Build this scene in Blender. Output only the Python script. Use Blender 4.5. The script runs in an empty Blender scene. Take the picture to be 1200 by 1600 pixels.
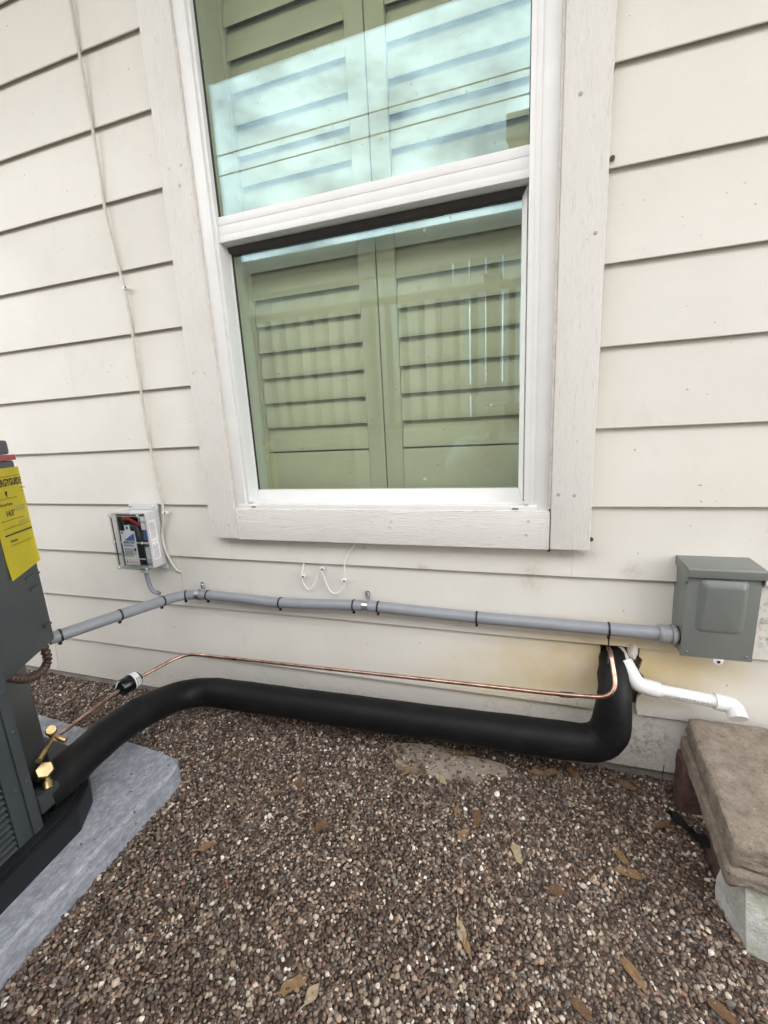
import bpy, bmesh, math, random
import numpy as np
from mathutils import Vector, Matrix, Euler
R = math.radians
random.seed(7)
S = bpy.context.scene
COL = S.collection

# ------------------------------------------------------------------ camera
cam = bpy.data.cameras.new('camera'); camo = bpy.data.objects.new('camera', cam); COL.objects.link(camo)
cam.sensor_fit = 'VERTICAL'; cam.sensor_height = 36.0; cam.lens = 650.93/1600*36.0
cam.clip_start = 0.02; cam.clip_end = 600
YAW, PITCH, ROLL = R(-17.445), R(-11.872), R(-3.092)
fw = Vector((math.sin(YAW)*math.cos(PITCH), math.cos(YAW)*math.cos(PITCH), math.sin(PITCH)))
rt = Vector((math.cos(YAW), -math.sin(YAW), 0)); up = rt.cross(fw)
rt2 = math.cos(ROLL)*rt + math.sin(ROLL)*up; up2 = -math.sin(ROLL)*rt + math.cos(ROLL)*up
m = Matrix((rt2, up2, -fw)).transposed().to_4x4(); m.translation = (0, -1.077, 0.940)
camo.matrix_world = m
S.camera = camo

# ------------------------------------------------------------------ light
SUN_EL, SUN_AZ = R(60), R(18)           # azimuth clockwise from +Y: a veiled sun high behind the house, so this wall is in open shade
W = bpy.data.worlds.new('World'); S.world = W; W.use_nodes = True
wn = W.node_tree.nodes; wl = W.node_tree.links; wn.clear()
wo = wn.new('ShaderNodeOutputWorld'); wb = wn.new('ShaderNodeBackground'); wb.inputs['Strength'].default_value = 0.15
sky = wn.new('ShaderNodeTexSky'); sky.sky_type = 'NISHITA'; sky.sun_disc = False
sky.sun_elevation = SUN_EL; sky.sun_rotation = SUN_AZ; sky.air_density = 1.0; sky.dust_density = 2.5; sky.ozone_density = 1.0
tc = wn.new('ShaderNodeTexCoord'); mp = wn.new('ShaderNodeMapping'); mp.inputs['Scale'].default_value = (1, 1, 2.2)
nz = wn.new('ShaderNodeTexNoise'); nz.inputs['Scale'].default_value = 4.6; nz.inputs['Detail'].default_value = 7; nz.inputs['Roughness'].default_value = .6
rp = wn.new('ShaderNodeValToRGB'); rp.color_ramp.elements[0].position = .38; rp.color_ramp.elements[1].position = .60
rp.color_ramp.elements[0].color = (.12, .12, .12, 1); rp.color_ramp.elements[1].color = (.98, .98, .98, 1)
mx = wn.new('ShaderNodeMix'); mx.data_type = 'RGBA'; mx.inputs[7].default_value = (16.2, 15.9, 15.5, 1)
wl.new(tc.outputs['Generated'], mp.inputs[0]); wl.new(mp.outputs[0], nz.inputs[0]); wl.new(nz.outputs[0], rp.inputs[0])
wl.new(rp.outputs[0], mx.inputs[0]); wl.new(sky.outputs[0], mx.inputs[6]); wl.new(mx.outputs[2], wb.inputs[0]); wl.new(wb.outputs[0], wo.inputs[0])
sd = bpy.data.lights.new('sun', 'SUN'); sd.energy = 1.2; sd.angle = R(20); sd.color = (1, .965, .91)
so = bpy.data.objects.new('sun', sd); COL.objects.link(so); so.location = (0, -4, 8)
sdir = Vector((math.sin(SUN_AZ)*math.cos(SUN_EL), math.cos(SUN_AZ)*math.cos(SUN_EL), math.sin(SUN_EL)))
so.rotation_euler = sdir.to_track_quat('Z', 'Y').to_euler()
S.view_settings.view_transform = 'Standard'; S.view_settings.look = 'None'
S.view_settings.exposure = 1.52; S.view_settings.gamma = 1
S.render.engine = 'CYCLES'; S.cycles.max_bounces = 10; S.cycles.transparent_max_bounces = 16

# ------------------------------------------------------------------ materials
def nodes(name):
    mt = bpy.data.materials.new(name); mt.use_nodes = True
    return mt, mt.node_tree.nodes, mt.node_tree.links
def pos(n, l, scale):
    g = n.new('ShaderNodeNewGeometry'); mpg = n.new('ShaderNodeMapping'); mpg.inputs['Scale'].default_value = scale
    l.new(g.outputs['Position'], mpg.inputs[0]); return mpg.outputs[0]
def noise(n, l, scale, detail=4, rough=.55, dist=0.0, sv=(1, 1, 1)):
    t = n.new('ShaderNodeTexNoise'); t.inputs['Scale'].default_value = scale; t.inputs['Detail'].default_value = detail
    t.inputs['Roughness'].default_value = rough; t.inputs['Distortion'].default_value = dist
    l.new(pos(n, l, sv), t.inputs[0]); return t.outputs[0]
def ramp(n, l, src, p0, c0, p1, c1):
    r = n.new('ShaderNodeValToRGB'); e = r.color_ramp.elements
    e[0].position = p0; e[1].position = p1
    e[0].color = c0 if len(c0) == 4 else (*c0, 1); e[1].color = c1 if len(c1) == 4 else (*c1, 1)
    l.new(src, r.inputs[0]); return r.outputs[0]
def bw(n, l, src, p0, p1, v0=0.0, v1=1.0): return ramp(n, l, src, p0, (v0, v0, v0), p1, (v1, v1, v1))
def mixc(n, l, fac, a, b, mode='MIX'):
    x = n.new('ShaderNodeMix'); x.data_type = 'RGBA'; x.blend_type = mode
    for s, v in ((0, fac), (6, a), (7, b)):
        if isinstance(v, (int, float)): x.inputs[s].default_value = v
        elif isinstance(v, tuple): x.inputs[s].default_value = (*v, 1) if len(v) == 3 else v
        else: l.new(v, x.inputs[s])
    return x.outputs[2]
def mul(n, l, a, b):
    x = n.new('ShaderNodeMath'); x.operation = 'MULTIPLY'
    for s, v in ((0, a), (1, b)):
        if isinstance(v, (int, float)): x.inputs[s].default_value = v
        else: l.new(v, x.inputs[s])
    return x.outputs[0]
def blob(n, l, c, r, soft=.5):
    """a stain's own shape: 1 inside an ellipsoid at c (metres), fading out"""
    g = n.new('ShaderNodeNewGeometry'); s = n.new('ShaderNodeVectorMath'); s.operation = 'SUBTRACT'; s.inputs[1].default_value = c
    d = n.new('ShaderNodeVectorMath'); d.operation = 'DIVIDE'; d.inputs[1].default_value = r
    le = n.new('ShaderNodeVectorMath'); le.operation = 'LENGTH'
    l.new(g.outputs['Position'], s.inputs[0]); l.new(s.outputs[0], d.inputs[0]); l.new(d.outputs[0], le.inputs[0])
    return bw(n, l, le.outputs['Value'], 1-soft, 1.0, 1, 0)
def finish(n, l, col, rough=.5, metal=0.0, bumpsrc=None, bstr=.3, bdist=.002, spec=.5):
    p = n['Principled BSDF']
    if isinstance(col, tuple): p.inputs['Base Color'].default_value = (*col, 1)
    else: l.new(col, p.inputs['Base Color'])
    if isinstance(rough, (int, float)): p.inputs['Roughness'].default_value = rough
    else: l.new(rough, p.inputs['Roughness'])
    p.inputs['Metallic'].default_value = metal; p.inputs['Specular IOR Level'].default_value = spec
    if bumpsrc is not None:
        b = n.new('ShaderNodeBump'); b.inputs['Strength'].default_value = bstr; b.inputs['Distance'].default_value = bdist
        l.new(bumpsrc, b.inputs['Height']); l.new(b.outputs[0], p.inputs['Normal'])
def simple(name, col, rough=.5, metal=0.0, var=.12, vs=30, bs=None, bstr=.2, bdist=.001, spec=.5, sv=(1, 1, 1)):
    mt, n, l = nodes(name)
    f = bw(n, l, noise(n, l, vs, 5, .6, 0, sv), .3, .7)
    c = mixc(n, l, f, tuple(x*(1-var) for x in col), tuple(min(1, x*(1+var)) for x in col))
    finish(n, l, c, rough, metal, noise(n, l, bs, 4, .6, 0, sv) if bs else None, bstr, bdist, spec)
    return mt

def mat_siding():
    mt, n, l = nodes('painted siding')
    c = mixc(n, l, bw(n, l, noise(n, l, 2.2, 5, .6), .32, .68), (.70, .67, .605), (.77, .745, .685))
    oi = n.new('ShaderNodeObjectInfo'); c = mixc(n, l, 1.0, c, bw(n, l, oi.outputs['Random'], 0, 1, .955, 1.02), 'MULTIPLY')
    # dust and rain marks
    d = bw(n, l, noise(n, l, 9, 6, .7, .6, (1, 1, .35)), .60, .80, 0, .22)
    c = mixc(n, l, d, c, (.42, .39, .33))
    # scattered specks and scuffs
    sp = bw(n, l, noise(n, l, 85, 2, .5), .745, .775, 0, .65)
    c = mixc(n, l, sp, c, (.20, .18, .15))
    # rust-yellow wash below and round the pipe opening
    for ctr, rad, a in (((.24, 0, .33), (.32, .2, .13), .95), ((.08, 0, .25), (.36, .2, .14), .75), ((.36, 0, .31), (.24, .2, .09), .75), ((-.10, 0, .2), (.30, .2, .06), .35)):
        f = mul(n, l, blob(n, l, ctr, rad, .85), bw(n, l, noise(n, l, 11, 5, .6), .25, .7, .25, 1))
        c = mixc(n, l, mul(n, l, f, a), c, (.62, .47, .21))
    # black mould on the lowest boards and by the box
    for ctr, rad, a in (((.20, 0, .09), (.36, .2, .13), .9), ((.59, 0, .46), (.10, .2, .12), .9), ((-.55, 0, .08), (.8, .2, .08), .3)):
        f = mul(n, l, blob(n, l, ctr, rad, .8), mul(n, l, bw(n, l, noise(n, l, 80, 8, .8), .47, .60), bw(n, l, noise(n, l, 13, 4, .6), .40, .56)))
        c = mixc(n, l, mul(n, l, f, a), c, (.10, .08, .06))
    f = mul(n, l, blob(n, l, (-.5, 0, .0), (1.6, .2, .15), .7), bw(n, l, noise(n, l, 130, 6, .75), .50, .62, 0, .55))
    c = mixc(n, l, f, c, (.30, .235, .165))
    for ctr, rad in (((-.235, 0, .545), (.028, .2, .022)), ((.275, 0, .565), (.03, .2, .025)), ((.15, 0, .60), (.07, .2, .018)), ((.05, 0, .535), (.05, .2, .06))):
        f = mul(n, l, blob(n, l, ctr, rad, .8), bw(n, l, noise(n, l, 60, 5, .7), .4, .65, .1, .55))
        c = mixc(n, l, f, c, (.36, .31, .23))
    h = noise(n, l, 330, 4, .65)
    h2 = mixc(n, l, .35, h, noise(n, l, 40, 4, .6))
    finish(n, l, c, bw(n, l, noise(n, l, 6, 3), .3, .7, .48, .62), 0, h2, .38, .0016, .35)
    return mt
def mat_trim(name, horizontal):
    mt, n, l = nodes(name)
    sv = (8, 40, 105) if horizontal else (105, 40, 8)
    a = noise(n, l, 2.6, 8, .68, 1.6, sv)
    b = noise(n, l, 1.0, 3, .5, .6, sv)
    hgt = mixc(n, l, .35, bw(n, l, a, .33, .62), b)
    c = mixc(n, l, bw(n, l, a, .30, .44), (.60, .57, .515), (.80, .775, .725))
    c = mixc(n, l, bw(n, l, noise(n, l, 4, 5, .6), .5, .8, 0, .35), c, (.60, .565, .50))
    sp = bw(n, l, noise(n, l, 70, 3, .6), .72, .77, 0, .6)
    c = mixc(n, l, sp, c, (.23, .20, .16))
    finish(n, l, c, .62, 0, hgt, .6, .0028, .3)
    return mt
def schlick(n, l, f0):
    g = n.new('ShaderNodeNewGeometry'); d = n.new('ShaderNodeVectorMath'); d.operation = 'DOT_PRODUCT'
    l.new(g.outputs['Incoming'], d.inputs[0]); l.new(g.outputs['Normal'], d.inputs[1])
    def mth(op, a, b=None):
        x = n.new('ShaderNodeMath'); x.operation = op
        if isinstance(a, float): x.inputs[0].default_value = a
        else: l.new(a, x.inputs[0])
        if b is not None:
            if isinstance(b, float): x.inputs[1].default_value = b
            else: l.new(b, x.inputs[1])
        return x.outputs[0]
    p = mth('POWER', mth('SUBTRACT', 1.0, mth('ABSOLUTE', d.outputs['Value'])), 5.0)
    return mth('ADD', mth('MULTIPLY', p, 1.0-f0), f0)
def mat_glass():
    mt, n, l = nodes('window glass'); n.remove(n['Principled BSDF'])
    t = n.new('ShaderNodeBsdfTransparent'); t.inputs[0].default_value = (.855, .875, .785, 1)
    g = n.new('ShaderNodeBsdfGlossy'); g.inputs['Roughness'].default_value = 0.0; g.inputs['Color'].default_value = (.58, .85, 1.0, 1)
    s = n.new('ShaderNodeMixShader'); l.new(schlick(n, l, .078), s.inputs[0]); l.new(t.outputs[0], s.inputs[1]); l.new(g.outputs[0], s.inputs[2])
    # a thin film of dust and dried drops
    df = n.new('ShaderNodeBsdfDiffuse'); df.inputs[0].default_value = (.62, .63, .60, 1)
    dust = bw(n, l, noise(n, l, 14, 6, .7, .4, (1, 1, .5)), .35, .75, .004, .035)
    spots = bw(n, l, noise(n, l, 55, 1, .4), .775, .80, 0, .5)
    ad = n.new('ShaderNodeMath'); ad.operation = 'MAXIMUM'; l.new(dust, ad.inputs[0]); l.new(spots, ad.inputs[1])
    s2 = n.new('ShaderNodeMixShader'); l.new(ad.outputs[0], s2.inputs[0]); l.new(s.outputs[0], s2.inputs[1]); l.new(df.outputs[0], s2.inputs[2])
    l.new(s2.outputs[0], n['Material Output'].inputs[0]); return mt
def mat_clear():
    mt, n, l = nodes('clear plastic'); n.remove(n['Principled BSDF'])
    t = n.new('ShaderNodeBsdfTransparent'); t.inputs[0].default_value = (.93, .94, .94, 1)
    g = n.new('ShaderNodeBsdfGlossy'); g.inputs['Roughness'].default_value = .06
    s = n.new('ShaderNodeMixShader'); l.new(schlick(n, l, .04), s.inputs[0]); l.new(t.outputs[0], s.inputs[1]); l.new(g.outputs[0], s.inputs[2])
    l.new(s.outputs[0], n['Material Output'].inputs[0]); return mt
def mat_pebble():
    mt, n, l = nodes('pebble')
    a = n.new('ShaderNodeAttribute'); a.attribute_type = 'INSTANCER'; a.attribute_name = 'pcol'
    f = bw(n, l, noise(n, l, 260, 5, .65), .3, .7)
    c = mixc(n, l, f, a.outputs['Color'], mixc(n, l, 1.0, a.outputs['Color'], (1.28, 1.25, 1.2), 'MULTIPLY'))
    dirt = bw(n, l, noise(n, l, 5, 4, .6), .45, .7, 0, .35)
    c = mixc(n, l, dirt, c, (.075, .055, .04))
    finish(n, l, c, .55, 0, noise(n, l, 500, 3), .15, .0005, .35)
    return mt
def mat_ground():
    mt, n, l = nodes('soil and grit')
    v = n.new('ShaderNodeTexVoronoi'); v.inputs['Scale'].default_value = 90; l.new(pos(n, l, (1, 1, 1)), v.inputs[0])
    c = mixc(n, l, bw(n, l, noise(n, l, 3, 6, .65), .3, .7), (.045, .032, .024), (.12, .09, .07))
    c = mixc(n, l, .45, c, mixc(n, l, v.outputs['Distance'], (.20, .16, .13), (.03, .022, .017)))
    finish(n, l, c, .9, 0, v.outputs['Distance'], .6, .006, .2)
    return mt
def mat_pad():
    mt, n, l = nodes('concrete pad')
    c = mixc(n, l, bw(n, l, noise(n, l, 18, 6, .7), .3, .72), (.29, .31, .35), (.54, .565, .62))
    c = mixc(n, l, bw(n, l, noise(n, l, 120, 4, .7, .5, (1, .45, 1)), .42, .66), mixc(n, l, 1.0, c, (.66, .66, .66), 'MULTIPLY'), c)
    c = mixc(n, l, bw(n, l, noise(n, l, 65, 2, .4), .70, .75, 0, .85), c, (.03, .03, .03))
    h = mixc(n, l, .5, noise(n, l, 140, 6, .7, .5, (1, .45, 1)), noise(n, l, 60, 3))
    finish(n, l, c, .88, 0, h, .8, .004, .25)
    return mt
def mat_stone(name, a, b, green=0.0, sc=26):
    mt, n, l = nodes(name)
    c = mixc(n, l, bw(n, l, noise(n, l, sc, 8, .72), .3, .7), a, b)
    c = mixc(n, l, bw(n, l, noise(n, l, sc*5, 5, .7), .60, .72, 0, .6), c, tuple(min(.9, x*1.9) for x in b))
    c = mixc(n, l, bw(n, l, noise(n, l, sc*4, 4, .7), .30, .40, .65, 0), c, tuple(x*.45 for x in a))
    if green: c = mixc(n, l, mul(n, l, bw(n, l, noise(n, l, 16, 5, .7), .48, .62), green), c, (.30, .33, .16))
    h = mixc(n, l, .5, noise(n, l, sc*1.6, 8, .75), noise(n, l, sc*9, 4))
    finish(n, l, c, .9, 0, h, .9, .006, .2)
    return mt
def mat_fence():
    mt, n, l = nodes('weathered fence wood')
    a = noise(n, l, 1.5, 7, .65, 1.2, (26, 26, 1.6))
    c = mixc(n, l, bw(n, l, a, .3, .68), (.36, .335, .30), (.62, .59, .545))
    c = mixc(n, l, bw(n, l, noise(n, l, 4, 5, .6), .5, .75, 0, .6), c, (.30, .23, .16))
    oi = n.new('ShaderNodeObjectInfo'); c = mixc(n, l, 1.0, c, bw(n, l, oi.outputs['Random'], 0, 1, .62, 1.25), 'MULTIPLY')
    finish(n, l, c, .85, 0, a, .5, .004, .2)
    return mt
def mat_black():
    mt, n, l = nodes('black rubber insulation')
    c = mixc(n, l, bw(n, l, noise(n, l, 12, 6, .7), .4, .8), (.0048, .0050, .0056), (.0095, .0098, .0104))
    c = mixc(n, l, bw(n, l, noise(n, l, 7, 7, .72, .5), .52, .78, 0, .45), c, (.034, .031, .027))
    finish(n, l, c, bw(n, l, noise(n, l, 30, 4), .3, .7, .48, .62), 0, noise(n, l, 260, 3), .15, .0006, .24)
    return mt
def mat_copper():
    mt, n, l = nodes('copper')
    f = bw(n, l, noise(n, l, 22, 5, .65), .38, .66)
    c = mixc(n, l, f, (.42, .24, .185), (.76, .53, .44))
    c = mixc(n, l, bw(n, l, noise(n, l, 60, 3, .6), .64, .72, 0, .8), c, (.10, .06, .045))
    finish(n, l, c, bw(n, l, noise(n, l, 30, 3), .3, .7, .22, .42), 1.0)
    return mt
def mat_leaf(name, a, b):
    mt, n, l = nodes(name)
    c = mixc(n, l, bw(n, l, noise(n, l, 120, 5, .7), .3, .72), a, b)
    c = mixc(n, l, bw(n, l, noise(n, l, 300, 2), .66, .72, 0, .6), c, (.10, .06, .03))
    finish(n, l, c, .62, 0, noise(n, l, 200, 4), .3, .001, .3); return mt

M = dict(
    siding=mat_siding(), trim_v=mat_trim('rough trim, upright grain', False), trim_h=mat_trim('rough trim, level grain', True),
    vinyl=simple('white vinyl', (.80, .795, .775), .34, 0, .035, 14, 60, .04, .0006), seam=simple('vinyl seam', (.40, .39, .37), .6),
    gasket=simple('dark glazing gasket', (.035, .034, .032), .5), caulk=simple('aged caulk', (.66, .62, .56), .6, 0, .15, 40, 90, .4, .002),
    bronze_shade=simple('dark bronze and sash shade', (.065, .062, .055), .55), shutter=simple('shutter paint', (.78, .775, .74), .42, 0, .03, 9),
    glass=mat_glass(), clear=mat_clear(), sheath=simple('sheathing', (.10, .085, .07), .9, 0, .3, 20, 60, .4, .003),
    foundation=simple('foundation concrete', (.30, .28, .25), .9, 0, .25, 14, 80, .6, .004), room=simple('room paint', (.42, .41, .38), .8),
    soffit=simple('soffit paint', (.60, .585, .55), .6), pebble=mat_pebble(), ground=mat_ground(), pad=mat_pad(),
    slab=mat_stone('tan paving slab', (.19, .152, .118), (.36, .305, .25), 0, 34), brick=mat_stone('red paver', (.10, .055, .045), (.19, .115, .10), 0, 30),
    rubble=mat_stone('pale rubble stone', (.46, .455, .44), (.72, .715, .69), .45, 14), flatstone=mat_stone('sandy flat stone', (.25, .205, .16), (.42, .365, .295), .0, 20),
    fence=mat_fence(), rail=simple('dark railing paint', (.055, .05, .038), .6, 0, .2, 20), black=mat_black(), copper=mat_copper(),
    unit=simple('grey-green cabinet paint', (.050, .060, .064), .40, 0, .14, 7, 300, .10, .0006), unitdark=simple('dark panel paint', (.036, .044, .044), .45, 0, .10, 8),
    basepan=simple('black base pan', (.008, .009, .011), .5), brass=simple('brass', (.50, .39, .20), .38, 1.0, .3, 60), zinc=simple('zinc plated steel', (.62, .64, .66), .28, 1.0, .2, 90),
    conduit=simple('grey conduit vinyl', (.27, .285, .31), .36, 0, .06, 25, 200, .06, .0005), fitting=simple('grey plastic fitting', (.26, .265, .27), .42, 0, .08, 60),
    tie=simple('black nylon', (.012, .012, .012), .42), box=simple('grey box paint', (.165, .178, .165), .36, 0, .05, 16, 240, .12, .0006),
    pvc=simple('white PVC', (.80, .80, .785), .36, 0, .05, 40), ink=simple('black ink', (.02, .02, .02), .6), blueink=simple('blue ink', (.04, .12, .42), .5), redink=simple('red ink', (.45, .03, .03), .5),
    paper=simple('white paper label', (.80, .80, .80), .5), greyink=simple('grey ink', (.30, .30, .31), .6), pinkpaper=simple('pale pink print', (.74, .55, .55), .5),
    yellow=simple('yellow label paper', (.88, .76, .05), .45, 0, .04, 20), redtape=simple('red trim strip', (.33, .05, .055), .45),
    abs=simple('pale grey enclosure', (.58, .585, .58), .40, 0, .05, 30), dark=simple('dark component', (.012, .012, .014), .4), blackgloss=simple('black gloss paint', (.008, .008, .009), .16),
    cable=simple('off-white cable', (.62, .575, .51), .45, 0, .1, 40), greycable=simple('grey cable', (.20, .22, .245), .45), browncable=simple('brown coiled sheath', (.075, .042, .034), .38, 0, .25, 80),
    metal=simple('bright steel', (.7, .7, .7), .3, 1.0), wire=simple('overhead wire', (.03, .03, .03), .6), nroof=simple('grey shingle', (.085, .083, .08), .9, 0, .3, 20, 40, .5, .01),
    ngutter=simple('dark gutter', (.09, .095, .10), .4), nwall=simple('neighbour wall', (.42, .40, .36), .7), capwood=simple('fence cap wood', (.30, .275, .235), .8, 0, .25, 8, 20, .5, .004),
    leaf_tan=mat_leaf('dry tan leaf', (.36, .22, .11), (.58, .41, .24)), leaf_pale=mat_leaf('dry pale leaf', (.58, .47, .30), (.78, .67, .48)), leaf_brown=mat_leaf('dry brown leaf', (.21, .12, .065), (.38, .24, .14)),
    fabric=simple('black landscape fabric', (.012, .014, .015), .8, 0, .3, 200, 300, .5, .002), bark=simple('bark', (.07, .055, .045), .9, 0, .3, 20),
    skin=simple('skin', (.46, .27, .19), .5), shirt=simple('pale work shirt', (.60, .62, .63), .8, 0, .06, 20, 60, .3, .003), trousers=simple('blue work trousers', (.05, .065, .10), .85, 0, .1, 30),
    hair=simple('dark hair', (.03, .022, .017), .6), cap=simple('pale cap', (.25, .25, .25), .8), phone=simple('black phone', (.012, .012, .013), .2), shoe=simple('boot leather', (.06, .04, .025), .6),
)

# ------------------------------------------------------------------ builders
WPOS = {}
def link(name, me, mat, parent=None, loc=None, rot=None):
    """one mesh object; vertices come in world metres, the origin moves to the mesh's middle"""
    if mat is not None and not me.materials: me.materials.append(mat)
    n = len(me.vertices); co = np.empty(n*3); me.vertices.foreach_get('co', co); co = co.reshape(-1, 3)
    c = (co.min(0)+co.max(0))/2
    if loc is None:
        co -= c; me.vertices.foreach_set('co', co.ravel()); me.update(); w = Vector(c)
    else: w = Vector(loc)
    o = bpy.data.objects.new(name, me); COL.objects.link(o); WPOS[o] = w
    if parent is not None:
        o.parent = parent; o.location = w-WPOS[parent]
    else: o.location = w
    if rot is not None: o.rotation_euler = rot
    return o
def empty(name, loc):
    o = bpy.data.objects.new(name, None); COL.objects.link(o); o.location = loc; o.empty_display_size = .05; WPOS[o] = Vector(loc); return o
def tag(o, label, cat, group=None):
    o['label'] = label; o['category'] = cat
    if group: o['group'] = group
    return o
def bm_mesh(bm, smooth=False, auto=None):
    bmesh.ops.recalc_face_normals(bm, faces=bm.faces)
    me = bpy.data.meshes.new('m'); bm.to_mesh(me); bm.free()
    if smooth:
        for p in me.polygons: p.use_smooth = True
        if auto is not None: me.set_sharp_from_angle(angle=R(auto))
    return me
def add_box(bm, x0, x1, y0, y1, z0, z1, bev=0.0, seg=2):
    vs = [bm.verts.new(v) for v in ((x0, y0, z0), (x1, y0, z0), (x1, y1, z0), (x0, y1, z0), (x0, y0, z1), (x1, y0, z1), (x1, y1, z1), (x0, y1, z1))]
    fs = [bm.faces.new([vs[i] for i in q]) for q in ((0, 3, 2, 1), (4, 5, 6, 7), (0, 1, 5, 4), (1, 2, 6, 5), (2, 3, 7, 6), (3, 0, 4, 7))]
    if bev:
        es = list({e for f in fs for e in f.edges})
        bmesh.ops.bevel(bm, geom=es, offset=bev, segments=seg, profile=.6, affect='EDGES')
def box(name, x0, x1, y0, y1, z0, z1, mat, parent=None, bev=.001, seg=2):
    bm = bmesh.new(); add_box(bm, x0, x1, y0, y1, z0, z1, bev, seg); return link(name, bm_mesh(bm, bev > 0, 40), mat, parent)
def prism(name, poly, z0, z1, mat, parent=None, bev=0.0, axis='z', seg=2):
    """poly: list of 2D points, extruded along an axis"""
    bm = bmesh.new()
    def P(a, b, t): return (a, b, t) if axis == 'z' else ((a, t, b) if axis == 'y' else (t, a, b))
    lo = [bm.verts.new(P(a, b, z0)) for a, b in poly]; hi = [bm.verts.new(P(a, b, z1)) for a, b in poly]
    bm.faces.new(lo[::-1]); bm.faces.new(hi); k = len(poly)
    for i in range(k): bm.faces.new((lo[i], lo[(i+1) % k], hi[(i+1) % k], hi[i]))
    bmesh.ops.recalc_face_normals(bm, faces=bm.faces)
    if bev: bmesh.ops.bevel(bm, geom=list(bm.edges), offset=bev, segments=seg, profile=.6, affect='EDGES')
    return link(name, bm_mesh(bm, bev > 0, 35), mat, parent)
def fillet(pts, rad, n=7):
    pts = [Vector(p) for p in pts]; out = [pts[0]]
    rads = rad if isinstance(rad, (list, tuple)) else [rad]*(len(pts)-2)
    for i in range(1, len(pts)-1):
        a, b, c = pts[i-1], pts[i], pts[i+1]; d1 = (a-b); d2 = (c-b); r = min(rads[i-1], d1.length*.49, d2.length*.49)
        p, q = b+d1.normalized()*r, b+d2.normalized()*r
        for k in range(n+1):
            t = k/n; out.append((1-t)**2*p+2*t*(1-t)*b+t*t*q)
    out.append(pts[-1]); return out
def smoothpath(pts, n=6):
    pts = [Vector(p) for p in pts]; out = []
    P = [2*pts[0]-pts[1]]+pts+[2*pts[-1]-pts[-2]]
    for i in range(1, len(P)-2):
        for k in range(n):
            t = k/n; a, b, c, d = P[i-1], P[i], P[i+1], P[i+2]
            out.append(.5*((2*b)+(c-a)*t+(2*a-5*b+4*c-d)*t*t+(3*b-a-3*c+d)*t**3))
    out.append(pts[-1]); return out
def tube_bm(bm, path, r, seg=14, caps=True):
    path = [Vector(p) for p in path]; rings = []; nrm = None
    for i, p in enumerate(path):
        t = (path[min(i+1, len(path)-1)]-path[max(i-1, 0)]).normalized()
        if nrm is None: nrm = t.orthogonal().normalized()
        else:
            nrm = (nrm-t*nrm.dot(t)); nrm = nrm.normalized() if nrm.length > 1e-6 else t.orthogonal().normalized()
        b = t.cross(nrm); rr = r[i] if isinstance(r, (list, tuple)) else r
        rings.append([bm.verts.new(p+(nrm*math.cos(a)+b*math.sin(a))*rr) for a in [2*math.pi*k/seg for k in range(seg)]])
    for i in range(len(rings)-1):
        for k in range(seg): bm.faces.new((rings[i][k], rings[i][(k+1) % seg], rings[i+1][(k+1) % seg], rings[i+1][k]))
    if caps: bm.faces.new(rings[0][::-1]); bm.faces.new(rings[-1])
def tube(name, path, r, mat, parent=None, seg=14, caps=True):
    bm = bmesh.new(); tube_bm(bm, path, r, seg, caps); return link(name, bm_mesh(bm, True, 50), mat, parent)
def lathe_path(a, b, prof):
    """prof: (t along a->b in metres, radius)"""
    a, b = Vector(a), Vector(b); d = (b-a).normalized(); return [a+d*t for t, _ in prof], [r for _, r in prof]
def turned(name, a, b, prof, mat, parent=None, seg=16):
    p, r = lathe_path(a, b, prof); return tube(name, p, r, mat, parent, seg)
def text(name, s, size, org, xdir, ydir, mat, parent, align='LEFT', sx=1.0, bold=0.0, wrap=None):
    cu = bpy.data.curves.new('t', 'FONT'); cu.body = s; cu.size = size; cu.align_x = align; cu.offset = bold; cu.resolution_u = 2
    to = bpy.data.objects.new('t', cu); COL.objects.link(to); bpy.context.view_layer.update()
    me = bpy.data.meshes.new_from_object(to.evaluated_get(bpy.context.evaluated_depsgraph_get()))
    bpy.data.objects.remove(to); bpy.data.curves.remove(cu)
    X, Y, O = Vector(xdir).normalized(), Vector(ydir).normalized(), Vector(org)
    for v in me.vertices:
        if wrap: v.co = wrap(v.co.x*sx, v.co.y)
        else: v.co = O+X*(v.co.x*sx)+Y*v.co.y
    me.materials.clear(); return link(name, me, mat, parent)
def quad(name, o, u, v, mat, parent, th=.0004):
    """a thin printed patch with real thickness: corner o, edges u and v"""
    o, u, v = Vector(o), Vector(u), Vector(v); nn = u.cross(v).normalized()*th; bm = bmesh.new()
    lo = [bm.verts.new(p) for p in (o, o+u, o+u+v, o+v)]; hi = [bm.verts.new(p.co+nn) for p in lo]
    bm.faces.new(lo[::-1]); bm.faces.new(hi)
    for i in range(4): bm.faces.new((lo[i], lo[(i+1) % 4], hi[(i+1) % 4], hi[i]))
    return link(name, bm_mesh(bm), mat, parent)
def structure(o): o['kind'] = 'structure'; return o

# ------------------------------------------------------------------ ground
structure(box('ground', -120, 120, -160, 120, -.40, -.014, M['ground'], None, 0))

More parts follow.
